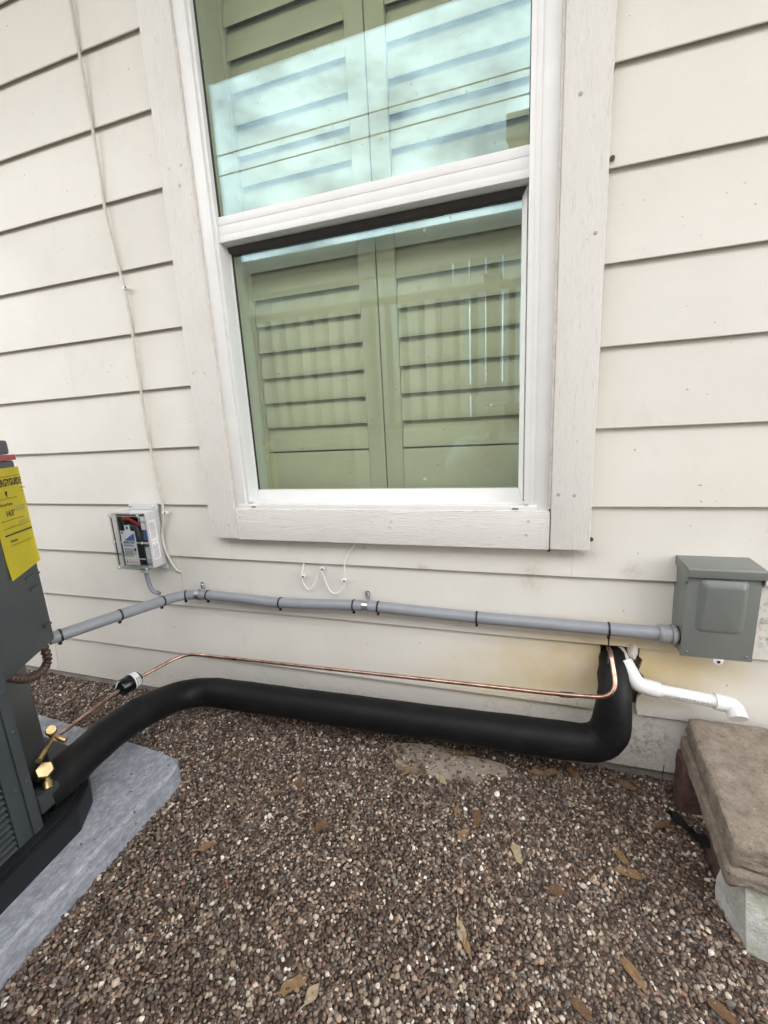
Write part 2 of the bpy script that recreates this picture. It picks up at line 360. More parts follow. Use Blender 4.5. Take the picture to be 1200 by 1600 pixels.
# ------------------------------------------------------------------ the house
house = tag(empty('house', (-.4, .1, 0)), 'pale beige lap-sided house wall with a tall white framed window', 'house')
ROWZ = [2.686, 2.508, 2.330, 2.146, 1.967, 1.788, 1.606, 1.425, 1.249, 1.082, .903, .720, .542, .363, .177, .018]   # lower edge of each course
WX0, WX1 = -3.4, 2.4
STEP = .0135
def plank(x0, x1, zb, zt, dy=0.0, cut=None):
    """one lap board: its lower edge stands proud, its head runs up behind the board above"""
    h = zt+.022-zb; T = .0058
    ch = h if cut is None else cut-zb; cs = STEP*ch/h
    prof = lambda x: [(x, dy+.0014, zb), (x, dy+T, zb+.0022), (x, dy+cs+T, zb+ch), (x, dy+cs, zb+ch), (x, dy+.0001, zb+.0014)]
    bm = bmesh.new(); k = max(2, int((x1-x0)/.25)+1)
    secs = []
    for i in range(k):
        x = x0+(x1-x0)*i/(k-1); w = .0012*math.sin(x*2.1+zb*9)+.0006*math.sin(x*7.3+zb*31)
        secs.append([bm.verts.new((a, b, c+(w if j < 2 or j == 4 else 0))) for j, (a, b, c) in enumerate(prof(x))])
    for s, t in zip(secs, secs[1:]):
        for j in range(5): bm.faces.new((s[j], s[(j+1) % 5], t[(j+1) % 5], t[j]))
    bm.faces.new(secs[0]); bm.faces.new(secs[-1][::-1])
    return link('siding_plank', bm_mesh(bm), M['siding'], house)
def jag_plank(outline, zb, zt):
    """a board cut by hand round the pipe opening: outline in x, z"""
    H = zt+.022-zb; bm = bmesh.new()
    yy = lambda z: STEP*(z-zb)/H
    f = [bm.verts.new((x, yy(z), z)) for x, z in outline]; b = [bm.verts.new((x, yy(z)+.0078, z)) for x, z in outline]
    bm.faces.new(f); bm.faces.new(b[::-1]); k = len(outline)
    for i in range(k): bm.faces.new((f[i], b[i], b[(i+1) % k], f[(i+1) % k]))
    return link('siding_plank', bm_mesh(bm), M['siding'], house)
for i, zb in enumerate(ROWZ):
    zt = ROWZ[i-1] if i else 2.78
    spans = [(WX0, WX1)]
    if zt > .66 and zb < 2.28: spans = [(WX0, -.860), (.145, WX1)]
    joints = {7: [-2.2], 10: [-1.9], 12: [-2.5, 1.55], 13: [-1.078], 14: [-2.4], 15: [-1.777]}.get(i, [])
    for j in joints:
        spans = [q for a, b in spans for q in (((a, j-.0010), (j+.0010, b)) if a < j < b else ((a, b),))]
    if i == 14:                                       # the board broken out round the pipes
        z1 = zt+.022
        jag_plank([(-2.4, zb), (.150, zb), (.218, zb-.001), (.222, zb+.05), (.216, zb+.10), (.223, zb+.150), (.219, z1), (-2.4, z1)], zb, zt)
        jag_plank([(.314, zb), (WX1, zb), (WX1, z1), (.312, z1), (.310, zb+.158), (.318, zb+.150), (.311, zb+.120), (.327, zb+.100), (.330, zb+.070), (.312, zb+.050), (.309, zb+.02)], zb, zt)
        continue
    for a, b in spans: plank(a, b, zb, zt)
    if zb == .542: plank(-.8595, .1445, zb, zt, 0, .664)
bm = bmesh.new()
for q in ((WX0, -.815, .02, .14, 0, 2.8), (.100, WX1, .02, .14, 0, 2.8), (-.815, .100, .02, .14, 0, .700), (-.815, .100, .02, .14, 2.235, 2.8)): add_box(bm, *q)
link('wall', bm_mesh(bm), M['sheath'], house)
box('foundation', WX0, WX1, .012, .30, -.30, .05, M['foundation'], house, .002)
# closed room behind the window
RX0, RX1, RY1 = -2.6, 1.8, 3.2
box('interior_wall', RX0, RX1, RY1, RY1+.1, 0, 2.5, M['room'], house, 0)
box('interior_wall', RX0-.1, RX0, .142, RY1+.1, 0, 2.5, M['room'], house, 0)
box('interior_wall', RX1, RX1+.1, .142, RY1+.1, 0, 2.5, M['room'], house, 0)
box('interior_ceiling', RX0-.1, RX1+.1, .142, RY1+.1, 2.502, 2.6, M['room'], house, 0)
box('interior_floor', RX0-.1, RX1+.1, .142, RY1+.1, -.1, -.002, M['room'], house, 0)
# eave: soffit boards, fascia and the roof above
EY = -1.20
for k in range(9):
    a = .018-(.018-EY)*k/9; b = .018-(.018-EY)*(k+1)/9
    box('soffit_board', WX0, WX1, b+.002, a-.002, 2.772, 2.790, M['soffit'], house, .001)
box('fascia', WX0, WX1, EY-.025, EY, 2.77, 2.94, M['soffit'], house, .002)
prism('roof', [(EY-.06, 2.99), (3.6, 4.80), (3.6, 4.72), (EY-.06, 2.93)][::-1], WX0-.1, WX1+.1, M['nroof'], house, 0, 'x')

# ---- window: white vinyl frame is the part, sashes and panes its pieces
FX0, FX1, FZ0, FZ1 = -.800, .086, .712, 2.222          # frame opening in the trim
def frame_bm(parts, bev=.0012):
    bm = bmesh.new()
    for p in parts: add_box(bm, *p, bev)
    return bm_mesh(bm, True, 40)
GX0, GX1 = -.754, .028                                  # inner edge of the frame face
win = link('window', frame_bm([
    (FX0, GX0-.010, -.024, .10, FZ0, FZ1), (GX0-.0105, GX0, -.017, .10, FZ0+.02, FZ1-.02),
    (GX1+.022, FX1, -.016, .10, FZ0, FZ1), (GX1+.010, GX1+.0225, -.021, .10, FZ0+.014, FZ1-.01), (GX1, GX1+.0105, -.024, .10, FZ0+.018, FZ1-.02),
    (GX0-.0100, GX1+.0220, -.016, .10, FZ1-.045, FZ1-.001)]), M['vinyl'], house)
# stepped sill track
for n_, (y0, y1, z0, z1) in enumerate(((-.0255, -.004, FZ0, FZ0+.0155), (-.0035, .006, FZ0, FZ0+.022), (.0065, .018, FZ0, FZ0+.017))):
    box('sill_track', GX0-.035+.02*min(n_, 1), GX1+.030-.02*min(n_, 1), y0, y1, z0+.0005, z1, M['vinyl'], win, .0015)
for wx in (-.736, .008):
    bm = bmesh.new()
    add_box(bm, wx-.0105, wx+.0105, -.0270, -.0245, FZ0+.006, FZ0+.0135, .001); link('weep_cover', bm_mesh(bm, True, 40), M['vinyl'], win)
    box('weep_hole', wx-.0072, wx+.0072, -.0276, -.0262, FZ0+.0065, FZ0+.0095, M['gasket'], win, 0)
# upper sash with the three-groove meeting rail
MZ0, MZ1 = 1.4365, 1.4975
for z0, z1 in ((MZ0, 1.4535), (1.4542, 1.4765), (1.4772, MZ1)):
    box('meeting_rail', GX0-.003, GX1+.001, -.0105-(.0012 if z1 < 1.455 else 0), .024, z0, z1, M['vinyl'], win, .0006)
box('rail_groove', GX0, GX1, -.0085, .020, MZ0+.004, MZ1-.004, M['seam'], win, 0)
box('glass_pane', GX0-.006, GX1+.006, .003, .009, MZ1-.004, FZ1-.047, M['glass'], win, 0)
for x0, x1 in ((GX0-.0005, GX0+.0035), (GX1-.0015, GX1+.0005)):
    box('gasket', x0, x1, -.002, .0028, MZ1+.0005, FZ1-.05, M['gasket'], win, 0)
# lower sash, set back behind the upper one
SX0, SX1 = -.776, .026
LG = (-.7475, .0140, .7640, 1.4200)
def mitred(name, o, i, y0, y1, mat):
    """four mitred rails between outer and inner rectangles (x0,x1,z0,z1); sloping glazing bead"""
    O = [(o[0], o[2]), (o[1], o[2]), (o[1], o[3]), (o[0], o[3])]; I = [(i[0], i[2]), (i[1], i[2]), (i[1], i[3]), (i[0], i[3])]
    for k in range(4):
        a, b, c, d = O[k], O[(k+1) % 4], I[(k+1) % 4], I[k]
        e = .0004
        bm = bmesh.new()
        mx_ = (a[0]+b[0]+c[0]+d[0])/4; mz_ = (a[1]+b[1]+c[1]+d[1])/4
        sh = lambda p: (p[0]+(e if p[0] < mx_ else -e), p[1]+(e if p[1] < mz_ else -e))
        q = [sh(p) for p in (a, b, c, d)]; ys = (y0, y0, y0+.010, y0+.010)
        f = [bm.verts.new((x, y, z)) for (x, z), y in zip(q, ys)]; g = [bm.verts.new((x, y1, z)) for x, z in q]
        bm.faces.new(f); bm.faces.new(g[::-1])
        for j in range(4): bm.faces.new((f[j], g[j], g[(j+1) % 4], f[(j+1) % 4]))
        link(name, bm_mesh(bm), mat if k != 2 else M['bronze_shade'], win)  # white top rail coloured dark: shade under the meeting rail put in its colour
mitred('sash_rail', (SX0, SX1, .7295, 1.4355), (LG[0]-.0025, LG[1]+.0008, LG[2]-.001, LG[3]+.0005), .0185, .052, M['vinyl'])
box('sash_stile_lip', SX0+.0105, SX0+.0125, .0165, .0195, .745, 1.428, M['seam'], win, 0)
box('glass_pane', LG[0]-.004, LG[1]+.003, .0330, .0390, LG[2]-.003, LG[3]+.003, M['glass'], win, 0)
box('gasket', LG[0]-.0022, LG[0]+.0018, .0290, .0326, LG[2], LG[3], M['gasket'], win, 0)
box('gasket', LG[0], LG[1], .0290, .0326, LG[3]-.003, LG[3]+.0004, M['gasket'], win, 0)
box('gasket', SX0-.0015, SX0-.0003, .0100, .0400, .735, 1.434, M['gasket'], win, 0)
# ---- rough trim boards
TY = -.031
tbl = box('trim_board', -.8975, -.8020, TY, .004, .6215, 2.32, M['trim_v'], house, .0022)
tbr = box('trim_board', .0900, .1765, TY-.003, .004, .6215, 2.32, M['trim_v'], house, .0022)
tbb = box('trim_board', -.8012, .0880, TY+.001, .004, .6185, .7125, M['trim_h'], house, .0022)
box('trim_board', -.8012, .0880, TY, .004, 2.225, 2.318, M['trim_h'], house, .0022)
def bead(name, path, r, mat, par):
    path = [Vector(p) for p in path]; out = []
    for a, b in zip(path, path[1:]):
        k = max(2, int((b-a).length/.012))
        for i in range(k): out.append(a+(b-a)*i/k)
    out.append(path[-1]); rr = [r*(.72+.56*random.random()) for _ in out]
    return tube(name, out, rr, mat, par, 6)
bead('caulk_bead', [(-.8015, -.0262, .74), (-.8015, -.0262, 2.2)], .0032, M['caulk'], house)
bead('caulk_bead', [(.0875, -.0205, .72), (.0875, -.0205, 2.2)], .0036, M['caulk'], house)
bead('caulk_bead', [(.1785, -.004, .63), (.1785, -.006, 2.3)], .0036, M['caulk'], house)
bead('caulk_bead', [(-.785, -.0268, .7125), (.08, -.0268, .7130)], .0026, M['caulk'], house)
nails = {tbl: [(-.88, 1.113), (-.842, 1.11), (-.875, .663), (-.828, .664), (-.868, 1.624), (-.829, 1.624), (-.841, 1.58), (-.885, .676)],
         tbr: [(.104, .756), (.139, .754), (.120, 1.55), (.158, 1.30)], tbb: [(-.786, .689), (-.786, .653), (-.309, .683), (-.315, .668), (.04, .69), (.035, .655)]}
for par, L in nails.items():
    for x, z in L:
        y = TY-(.003 if par is tbr else (-.001 if par is tbb else 0))
        turned('nail_head', (x, y+.001, z), (x, y-1, z), [(0, .0040), (.0016, .0042), (.0022, .0030)], M['caulk'] if par is not tbr else M['seam'], par, 8)
# dirt-dauber blobs and screws that sit along the trim
for (x, z, r) in ((.187, 1.442, .0052), (.184, .641, .0055), (.089, .6105, .0045), (.180, 1.600, .003)):
    o = turned('screw', (x, .006, z), (x, -1, z), [(0, r*.6), (.008, r*.6), (.0085, r), (.012, r*.95), (.0125, r*.45), (.0105, r*.4)], M['bronze_shade'], None, 10)
    tag(o, {1.442: 'dark screw head beside the right trim board, level with the upper pane', .641: 'dark screw head at the lower right corner of the window trim',
            .6105: 'dark screw head under the bottom edge of the window trim', 1.600: 'tiny dark screw high beside the right trim board'}[z], 'screw')

# ------------------------------------------------------------------ plantation shutters behind the glass
def shutter(x0, x1, label):
    t = tag(empty('plantation_shutter', ((x0+x1)/2, .118, .722)), label, 'shutter', 'shutters behind the window')
    Z0, Z1 = .722, 2.205
    box('stile', x0, x0+.050, .100, .128, Z0, Z1, M['shutter'], t, .003); box('stile', x1-.050, x1, .100, .128, Z0, Z1, M['shutter'], t, .003)
    box('rail', x0+.0505, x1-.0505, .102, .126, Z0, .868, M['shutter'], t, .003); box('rail', x0+.0505, x1-.0505, .102, .126, 2.145, Z1, M['shutter'], t, .003)
    a, b = x0+.0515, x1-.0515
    bm = bmesh.new(); k = 14; rings = []
    for x in (a, b):
        ring = []
        for i in range(k):
            th = 2*math.pi*i/k; u = .0445*math.cos(th); v = .0052*math.sin(th)
            tl = R(15); ring.append(bm.verts.new((x, u*math.sin(tl)+v*math.cos(tl), u*math.cos(tl)-v*math.sin(tl))))
        rings.append(ring)
    for i in range(k): bm.faces.new((rings[0][i], rings[0][(i+1) % k], rings[1][(i+1) % k], rings[1][i]))
    bm.faces.new(rings[0][::-1]); bm.faces.new(rings[1])
    me = bm_mesh(bm, True, 50); co = [v.co.x for v in me.vertices]; cx = (a+b)/2
    for v in me.vertices: v.co.x -= cx
    z = .873+.0745+.0425-.0745
    while z < 2.12:
        link('louver', me, M['shutter'], t, (cx, .1165, z)); z += .0745
shutter(-.7955, -.3565, 'left pale shutter panel with closed louvers behind the window glass')
shutter(-.3535, .0855, 'right pale shutter panel with closed louvers behind the window glass')

# ------------------------------------------------------------------ air-conditioner pad and condensing unit
bm = bmesh.new()
padpoly = [(-.842, -1.50), (-.866, -.70), (-.866, -.350), (-.872, -.322), (-.892, -.300), (-1.00, -.286), (-1.72, -.24), (-1.70, -1.50)]
k = len(padpoly); cx, cy = -1.25, -.9
rings = []
for z, e in ((-.03, .003), (.050, .001), (.0565, -.004), (.058, -.010)):
    rings.append([bm.verts.new((x+(e if x > cx else -e), y+(e if y > cy else -e), z)) for x, y in padpoly])
for r0, r1 in zip(rings, rings[1:]):
    for i in range(k): bm.faces.new((r0[i], r0[(i+1) % k], r1[(i+1) % k], r1[i]))
bm.faces.new(rings[-1])
tag(link('equipment_pad', bm_mesh(bm, True, 35), M['pad']), 'blue-grey coarse concrete pad under the air conditioner', 'pad')

unit = tag(empty('air_conditioner', (-1.30, -.90, .055)), 'dark grey-green condensing unit with yellow efficiency label, cut off at left', 'air conditioner')
UP = [(-.905, -1.25), (-.973, -.590), (-1.065, -.425), (-1.62, -.375), (-1.66, -1.19)]      # cabinet plan
base = [(-.880, -1.28), (-.945, -.535), (-.990, -.470), (-1.055, -.425), (-1.15, -.385), (-1.65, -.345), (-1.70, -1.22)]
prism('base_pan', base, .0555, .112, M['basepan'], unit, .006)
prism('base_lip', [(x+.010 if x < -1.3 else x-.012, y+.012 if y < -.9 else y-.014) for x, y in base], .1125, .120, M['basepan'], unit, .002)
# cabinet core set in behind the panels
core = [(-.955, -1.22), (-1.012, -.590), (-1.168, -.440), (-1.60, -.40), (-1.64, -1.16)]
prism('cabinet_core', core, .120, .930, M['unitdark'], unit, .003)
# corner post beside the valve recess
xd = Vector((-.103, .995, 0)).normalized()               # along the louvred side, towards the wall
nd = Vector((.995, .103, 0)).normalized()
pc = Vector((-.973, -.590, 0))
def side_box(name, s0, s1, d0, d1, z0, z1, mat, par, bev=.001):
    """box on the louvred side: s along it from the post (negative is nearer the camera), d outwards"""
    bm = bmesh.new(); add_box(bm, d0, d1, s0, s1, z0, z1, bev)
    bmesh.ops.transform(bm, matrix=Matrix(((nd.x, xd.x, 0, pc.x), (nd.y, xd.y, 0, pc.y), (0, 0, 1, 0), (0, 0, 0, 1))), verts=bm.verts)
    return link(name, bm_mesh(bm, True, 40), mat, par)
side_box('corner_post', -.017, .003, -.030, .002, .095, .930, M['unit'], unit, .002)
side_box('louver_panel', -.047, -.0185, -.022, .0, .085, .930, M['unit'], unit, .002)
side_box('louver_panel', -.640, -.610, -.022, .0, .085, .930, M['unit'], unit, .002)
side_box('panel_rail', -.6095, -.0475, -.022, .0, .085, .118, M['unit'], unit, .002)
side_box('panel_rail', -.6095, -.0475, -.022, .0, .895, .930, M['unit'], unit, .002)
side_box('coil_guard', -.6095, -.0475, -.036, -.024, .118, .895, M['basepan'], unit, 0)
bm = bmesh.new()
pr = [(-.020, .0085), (.0005, .0), (.0005, .0022), (-.006, .0060), (-.020, .0107)]
a = [bm.verts.new((d, -.279, z)) for d, z in pr]; b = [bm.verts.new((d, .279, z)) for d, z in pr]
for i in range(5): bm.faces.new((a[i], a[(i+1) % 5], b[(i+1) % 5], b[i]))
bm.faces.new(a[::-1]); bm.faces.new(b)
bmesh.ops.transform(bm, matrix=Matrix(((nd.x, xd.x, 0, 0), (nd.y, xd.y, 0, 0), (0, 0, 1, 0), (0, 0, 0, 1))), verts=bm.verts)
lv = bm_mesh(bm); mid = pc+xd*(-.3285)
z = .122
while z < .885:
    link('louver', lv, M['unit'], unit, (mid.x, mid.y, z)); z += .0142
for z in (.125, .245, .365, .455):
    for s in (-.007, -.030):
        if s == -.030 and z in (.365, .125): continue
        p = pc+xd*s
        turned('screw', (p.x, p.y, z), tuple(p+nd+Vector((0, 0, z))), [(.001, .0045), (.0035, .0045), (.0042, .0030)], M['unit'], unit, 8)
# upper control cover on the cut corner
cd = Vector((-.092, .165, 0)).normalized(); cn = Vector((cd.y, -cd.x, 0))
c0 = Vector((-1.065, -.425, 0))                          # its far edge
def cov(s, d, z): return c0+cd*s+cn*d+Vector((0, 0, z))
def cov_prism(name, prof, z0, z1, mat, bev=.003):
    return prism(name, [tuple(cov(s, d, 0).xy) for s, d in prof], z0, z1, mat, unit, bev)
cov_prism('control_cover', [(-.188, .0), (0, 0), (.004, -.005), (.004, -.06), (-.188, -.06)], .470, .885, M['unit'], .003)
cov_prism('cover_cap', [(-.188, .001), (.001, .001), (.006, -.005), (.006, -.06), (-.188, -.06)], .8865, .905, M['unit'], .003)
cov_prism('red_strip', [(-.188, .005), (.005, .005), (.010, -.004), (.010, -.06), (-.188, -.06)], .906, .918, M['redtape'], .002)
cov_prism('top_cap', [(-.188, .0), (-.004, .0), (.002, -.006), (.002, -.06), (-.188, -.06)], .919, .950, M['unit'], .006)
prism('top_grille', [(-.92, -1.24), (-.985, -.60), (-1.07, -.46), (-1.61, -.39), (-1.65, -1.18)], .931, .945, M['unit'], unit, .003)
# moulded ribs and drain boss low on the cover
cov_prism('cover_rib', [(-.052, .0035), (-.002, .0035), (-.002, -.001), (-.052, -.001)], .640, .646, M['unit'], .001)
cov_prism('cover_rib', [(-.046, .0035), (-.010, .0035), (-.010, -.001), (-.046, -.001)], .612, .617, M['unit'], .001)
cov_prism('cover_rib', [(-.030, .004), (-.002, .004), (-.002, -.001), (-.030, -.001)], .512, .517, M['unit'], .001)
# yellow label with its print, lower corner curling off
lab = None
bm = bmesh.new(); nx, nz_ = 8, 14; gv = {}
for i in range(nx+1):
    for j in range(nz_+1):
        s = -.099+.111*i/nx; z = .655+.236*j/nz_
        z += .014*(i/nx)*(1-j/nz_)**2
        curl = .003*max(0, 1-j/4)**2*(1-.4*i/nx)
        gv[i, j] = bm.verts.new(cov(s, .0012+curl, z))
for i in range(nx):
    for j in range(nz_): bm.faces.new((gv[i, j], gv[i+1, j], gv[i+1, j+1], gv[i, j+1]))
bmesh.ops.solidify(bm, geom=list(bm.faces), thickness=.0004)
lab = link('efficiency_label', bm_mesh(bm, True, 40), M['yellow'], unit)
lab['label'] = 'yellow paper efficiency label with black print'
TX, TZ = cd, Vector((0, 0, 1))
def lt(s, size, so_, z, bold=0.0, sx=1.0): text('printed_text', s, size, cov(so_, .0024, z), TX, TZ, M['ink'], lab, 'LEFT', sx, bold)
lt('ENERGYGUIDE', .0215, -.0855, .853, .0006, .66)
lt('Cooling', .006, -.002, .842); lt('Only', .005, .0, .835)
lt('Efficiency Rating', .0085, -.080, .812, .0001, .75)
lt('14.3*', .0165, -.066, .789, .0004, .9)
for z_, a_, b_ in ((.826, -.084, -.016), (.780, -.084, -.01), (.7635, -.084, .008), (.8725, -.084, .008)): quad('printed_line', cov(a_, .0019, z_), TX*(b_-a_), TZ*.0008, M['ink'], lab)
quad('printed_line', cov(-.084, .0019, .748), TX*.093, TZ*.0034, M['ink'], lab)
for z_ in (.772, .768, .8045, .8005, .797): quad('printed_line', cov(-.030, .0019, z_), TX*.033, TZ*.0009, M['greyink'], lab)
lt('Notice', .0085, -.072, .733, .0002); lt('Federal law allows this unit to be installed only in:', .0042, -.072, .725, 0, .9)
lt('Energy Efficiency Rating', .0042, -.052, .672, 0, .9)
bm = bmesh.new(); pm = cov(-.050, .0024, .842)
v3 = [bm.verts.new(pm+TX*a_+TZ*b_) for a_, b_ in ((-.004, 0), (.004, 0), (0, -.014))]; bm.faces.new(v3); bmesh.ops.solidify(bm, geom=list(bm.faces), thickness=.0003)
link('printed_arrow', bm_mesh(bm), M['ink'], lab)
for z_ in np.arange(.50, .90, .0068):                    # perforated sprocket edge
    quad('perforation', cov(-.0002, .0008, z_), cd*.0032, TZ*.0032, M['paper'], unit)
# service valves
def valve(p, hexr, suction):
    p = Vector(p); par = empty('service_valve', p); par.parent = unit; par.location = p-WPOS[unit]
    ax = Vector((.62, -.32, .70)).normalized()
    turned('valve_body', p-ax*.030, p+ax, [(0, hexr*.55), (.018, hexr*.62), (.030, hexr*.72), (.034, hexr*.60)], M['brass'], par, 12)
    turned('valve_cap', p+ax*.004, p+ax, [(0, hexr*.92), (.003, hexr), (.014, hexr), (.0165, hexr*.88)], M['brass'], par, 6 if suction else 14)
    d2 = Vector((.55, -.35, -.62)).normalized() if suction else Vector((.70, .15, -.35)).normalized()
    turned('service_port', p-ax*.020, p-ax*.020+d2, [(0, hexr*.42), (.018, hexr*.42), (.0185, hexr*.62), (.034, hexr*.62), (.036, hexr*.4)], M['brass'], par, 12)
valve((-1.005, -.512, .290), .0108, False)
valve((-.985, -.553, .226), .0175, True)
turned('valve_stub', (-1.005, -.512, .276), (-.955, -.585, .272), [(0, .0045), (.04, .0045), (.041, .0062), (.070, .0062)], M['brass'], unit, 12)
side_box('valve_bracket', .004, .050, -.030, .006, .150, .192, M['unitdark'], unit, .002)
# brown coiled sheath that loops under the cover
cp = smoothpath([(-1.079, -.446, .478), (-1.077, -.443, .446), (-1.077, -.443, .424), (-1.070, -.456, .412), (-1.057, -.479, .411), (-1.041, -.508, .420), (-1.027, -.533, .437), (-1.015, -.554, .456), (-1.008, -.566, .476)], 18)
rr = [.0088+.0038*(abs(math.sin(i*math.pi/8))-.6) for i in range(len(cp))]
tag(tube('coiled_sheath', cp, rr, M['browncable'], None, 12), 'brown corrugated wire sheath looping below the unit cover', 'cable')

# ------------------------------------------------------------------ conduit along the wall
CY, CR = -.0245, .0158
cpts = [(-1.118, -.405, .453), (-1.062, -.225, .446), (-1.045, -.060, .424), (-.985, CY, .421), (-.83, CY, .421), (-.70, CY, .4165), (-.55, CY, .4225), (-.40, CY-.001, .430), (-.25, CY, .426), (-.087, CY, .422), (.10, CY, .4205), (.229, CY-.004, .422), (.353, CY-.012, .4262)]
cond = tag(empty('electrical_conduit', (-.4, CY, .42)), 'grey flexible electrical conduit strapped along the siding to the unit', 'conduit')
tube('conduit_tube', smoothpath(cpts, 8), CR, M['conduit'], cond, 20)
turned('conduit_connector', (.331, -.0368, .4258), (1, -.0368, .4258), [(0, .0170), (.002, .0205), (.006, .0215), (.022, .0215), (.0225, .0195), (.026, .0195), (.0265, .0235), (.033, .0235), (.034, .019), (.040, .019)], M['fitting'], cond, 18)
turned('lock_nut', (.3690, -.0368, .4258), (1, -.0368, .4258), [(0, .0215), (.003, .0215)], M['tie'], cond, 8)
def ziptie(p, d, label, tail=None):
    p = Vector(p); d = Vector(d).normalized(); t = tag(empty('zip_tie', p), label, 'zip tie', 'zip ties on the conduit')
    e1 = d.cross(Vector((0, 0, 1))).normalized(); e2 = e1.cross(d); bm = bmesh.new(); rings = []; kk = 24
    for i in range(kk):
        a = 2*math.pi*i/kk; dirn = e1*math.cos(a)+e2*math.sin(a)
        rings.append([bm.verts.new(p+dirn*q+d*w) for q, w in ((CR+.0002, -.0023), (CR+.0014, -.0023), (CR+.0014, .0023), (CR+.0002, .0023))])
    for i in range(kk):
        r0, r1 = rings[i], rings[(i+1) % kk]
        for j in range(4): bm.faces.new((r0[j], r0[(j+1) % 4], r1[(j+1) % 4], r1[j]))
    link('strap', bm_mesh(bm), M['tie'], t)
    h = p+Vector((0, -.004, -CR-.003)); box('head', h.x-.0032, h.x+.0032, h.y-.0035, h.y+.0035, h.z-.0045, h.z+.003, M['tie'], t, .0008)
    if tail: tube('tail', tail, .0017, M['tie'], t, 6)
sp = smoothpath(cpts, 8)
def on_conduit(x=None, y=None):
    best = min(range(len(sp)-1), key=lambda i: abs(sp[i].x-x) if x is not None else abs(sp[i].y-y)); return sp[best], sp[best+1]-sp[best]
for kw, lb in ((dict(y=-.392), 'black zip tie on the conduit right beside the unit cover'), (dict(y=-.255), 'black zip tie second from the unit on the slanting conduit'),
               (dict(y=-.105), 'black zip tie on the conduit where the grey cable joins it'), (dict(x=-1.030), 'black zip tie just left of the left pipe strap'), (dict(x=-.949), 'black zip tie just right of the left pipe strap'),
               (dict(x=-.681), 'black zip tie alone between the two pipe straps'), (dict(x=-.432), 'black zip tie just left of the right pipe strap'), (dict(x=-.371), 'black zip tie just right of the right pipe strap'),
               (dict(x=-.087), 'black zip tie alone right of both pipe straps')):
    p, d = on_conduit(**kw); ziptie(p, d, lb)
p, d = on_conduit(x=.229)
ziptie(p, d, 'black zip tie with a tail hanging to the copper tube', [p+Vector((0, -.004, -CR-.004)), p+Vector((.001, -.010, -.050)), (p.x-.003, p.y-.030, p.z-.075)])
def strap(x, lb):
    p, d = on_conduit(x=x); t = tag(empty('pipe_strap', p), lb, 'pipe strap', 'one-hole straps on the conduit')
    bm = bmesh.new(); kk = 16; rows = []
    for i in range(kk+1):
        a = R(-100+290*i/kk-90)
        yy, zz = p.y+math.cos(a)*0, 0
        q = Vector((0, -math.sin(a+math.pi/2)*1, math.cos(a+math.pi/2)))
        rows.append([bm.verts.new(p+q*rr_+Vector((w, 0, 0))) for rr_, w in ((CR+.0006, -.008), (CR+.0024, -.008), (CR+.0024, .008), (CR+.0006, .008))])
    for r0, r1 in zip(rows, rows[1:]):
        for j in range(4): bm.faces.new((r0[j], r0[(j+1) % 4], r1[(j+1) % 4], r1[j]))
    bm.faces.new(rows[0]); bm.faces.new(rows[-1][::-1]); link('saddle', bm_mesh(bm), M['zinc'], t)
    prism('tab', [(p.x-.0075, p.z+CR-.002), (p.x+.0075, p.z+CR-.002), (p.x+.0075, p.z+CR+.017), (p.x+.004, p.z+CR+.022), (p.x-.004, p.z+CR+.022), (p.x-.0075, p.z+CR+.017)], -.0060, -.0035, M['zinc'], t, .0005, 'y')
    turned('screw_head', (p.x, -.005, p.z+CR+.013), (p.x, -1, p.z+CR+.013), [(0, .0052), (.0035, .0052), (.005, .0040)], M['zinc'], t, 6)
strap(-.991, 'left zinc pipe strap holding the conduit to the siding'); strap(-.400, 'right zinc pipe strap holding the conduit to the siding')

# ------------------------------------------------------------------ refrigerant lines
run = fillet([(.262, .080, .330), (.253, -.005, .322), (.244, -.064, .262), (.236, -.070, .128), (-.27, -.071, .113), (-1.035, -.074, .098), (-1.030, -.33, .172), (-1.012, -.560, .160)], [.04, .05, .115, .3, .15, .10], 9)
run2 = []
for a, b in zip(run, run[1:]):
    k = max(1, int((b-a).length/.02)); run2 += [a+(b-a)*i/k for i in range(k)]
run2.append(run[-1])
rad = [(.0452-(.0098*min(1, max(0, (p.z-.17)/.12)) if p.x > .15 else 0))*(1+.010*math.sin(i*.37)+.007*math.sin(i*1.13+2)+.004*math.sin(i*2.9)+(.010*math.sin(i*2.2) if (p.x > .15 and p.z < .22) or p.x < -.93 else 0)) for i, p in enumerate(run2)]
pipe = tag(tube('suction_line', run2, rad, M['black'], None, 28), 'thick black foam-insulated suction line running low along the wall', 'pipe')
lq = tag(empty('liquid_line', (-.4, -.06, .22)), 'thin bare copper liquid line bent along the wall with a filter drier', 'pipe')
cpath = fillet([(.240, .030, .345), (.231, -.055, .376), (.2365, -.122, .298), (.110, -.094, .270), (-.161, -.070, .249), (-.554, -.050, .2255), (-1.070, -.040, .207), (-1.126, -.215, .200), (-1.105, -.440, .205), (-1.015, -.500, .262)], [.02, .045, .1, .1, .1, .06, .02, .05], 8)
tube('copper_tube', cpath, .0052, M['copper'], lq, 12)
turned('brazed_sleeve', (.150, -.1015, .2783), (.085, -.0893, .2650), [(0, .0056), (.004, .0068), (.032, .0068), (.036, .0056)], M['bronze_shade'], lq, 12)
da, db = Vector((-1.1165, -.176, .2008)), Vector((-1.1315, -.262, .1995))
fd = turned('filter_drier', da, db, [(0, .006), (.004, .0095), (.012, .022), (.016, .0245), (.036, .0245), (.0365, .0255), (.040, .0255), (.0405, .0245), (.066, .0245), (.071, .021), (.078, .0105), (.086, .006)], M['blackgloss'], lq, 24)
ddir = (db-da).normalized()
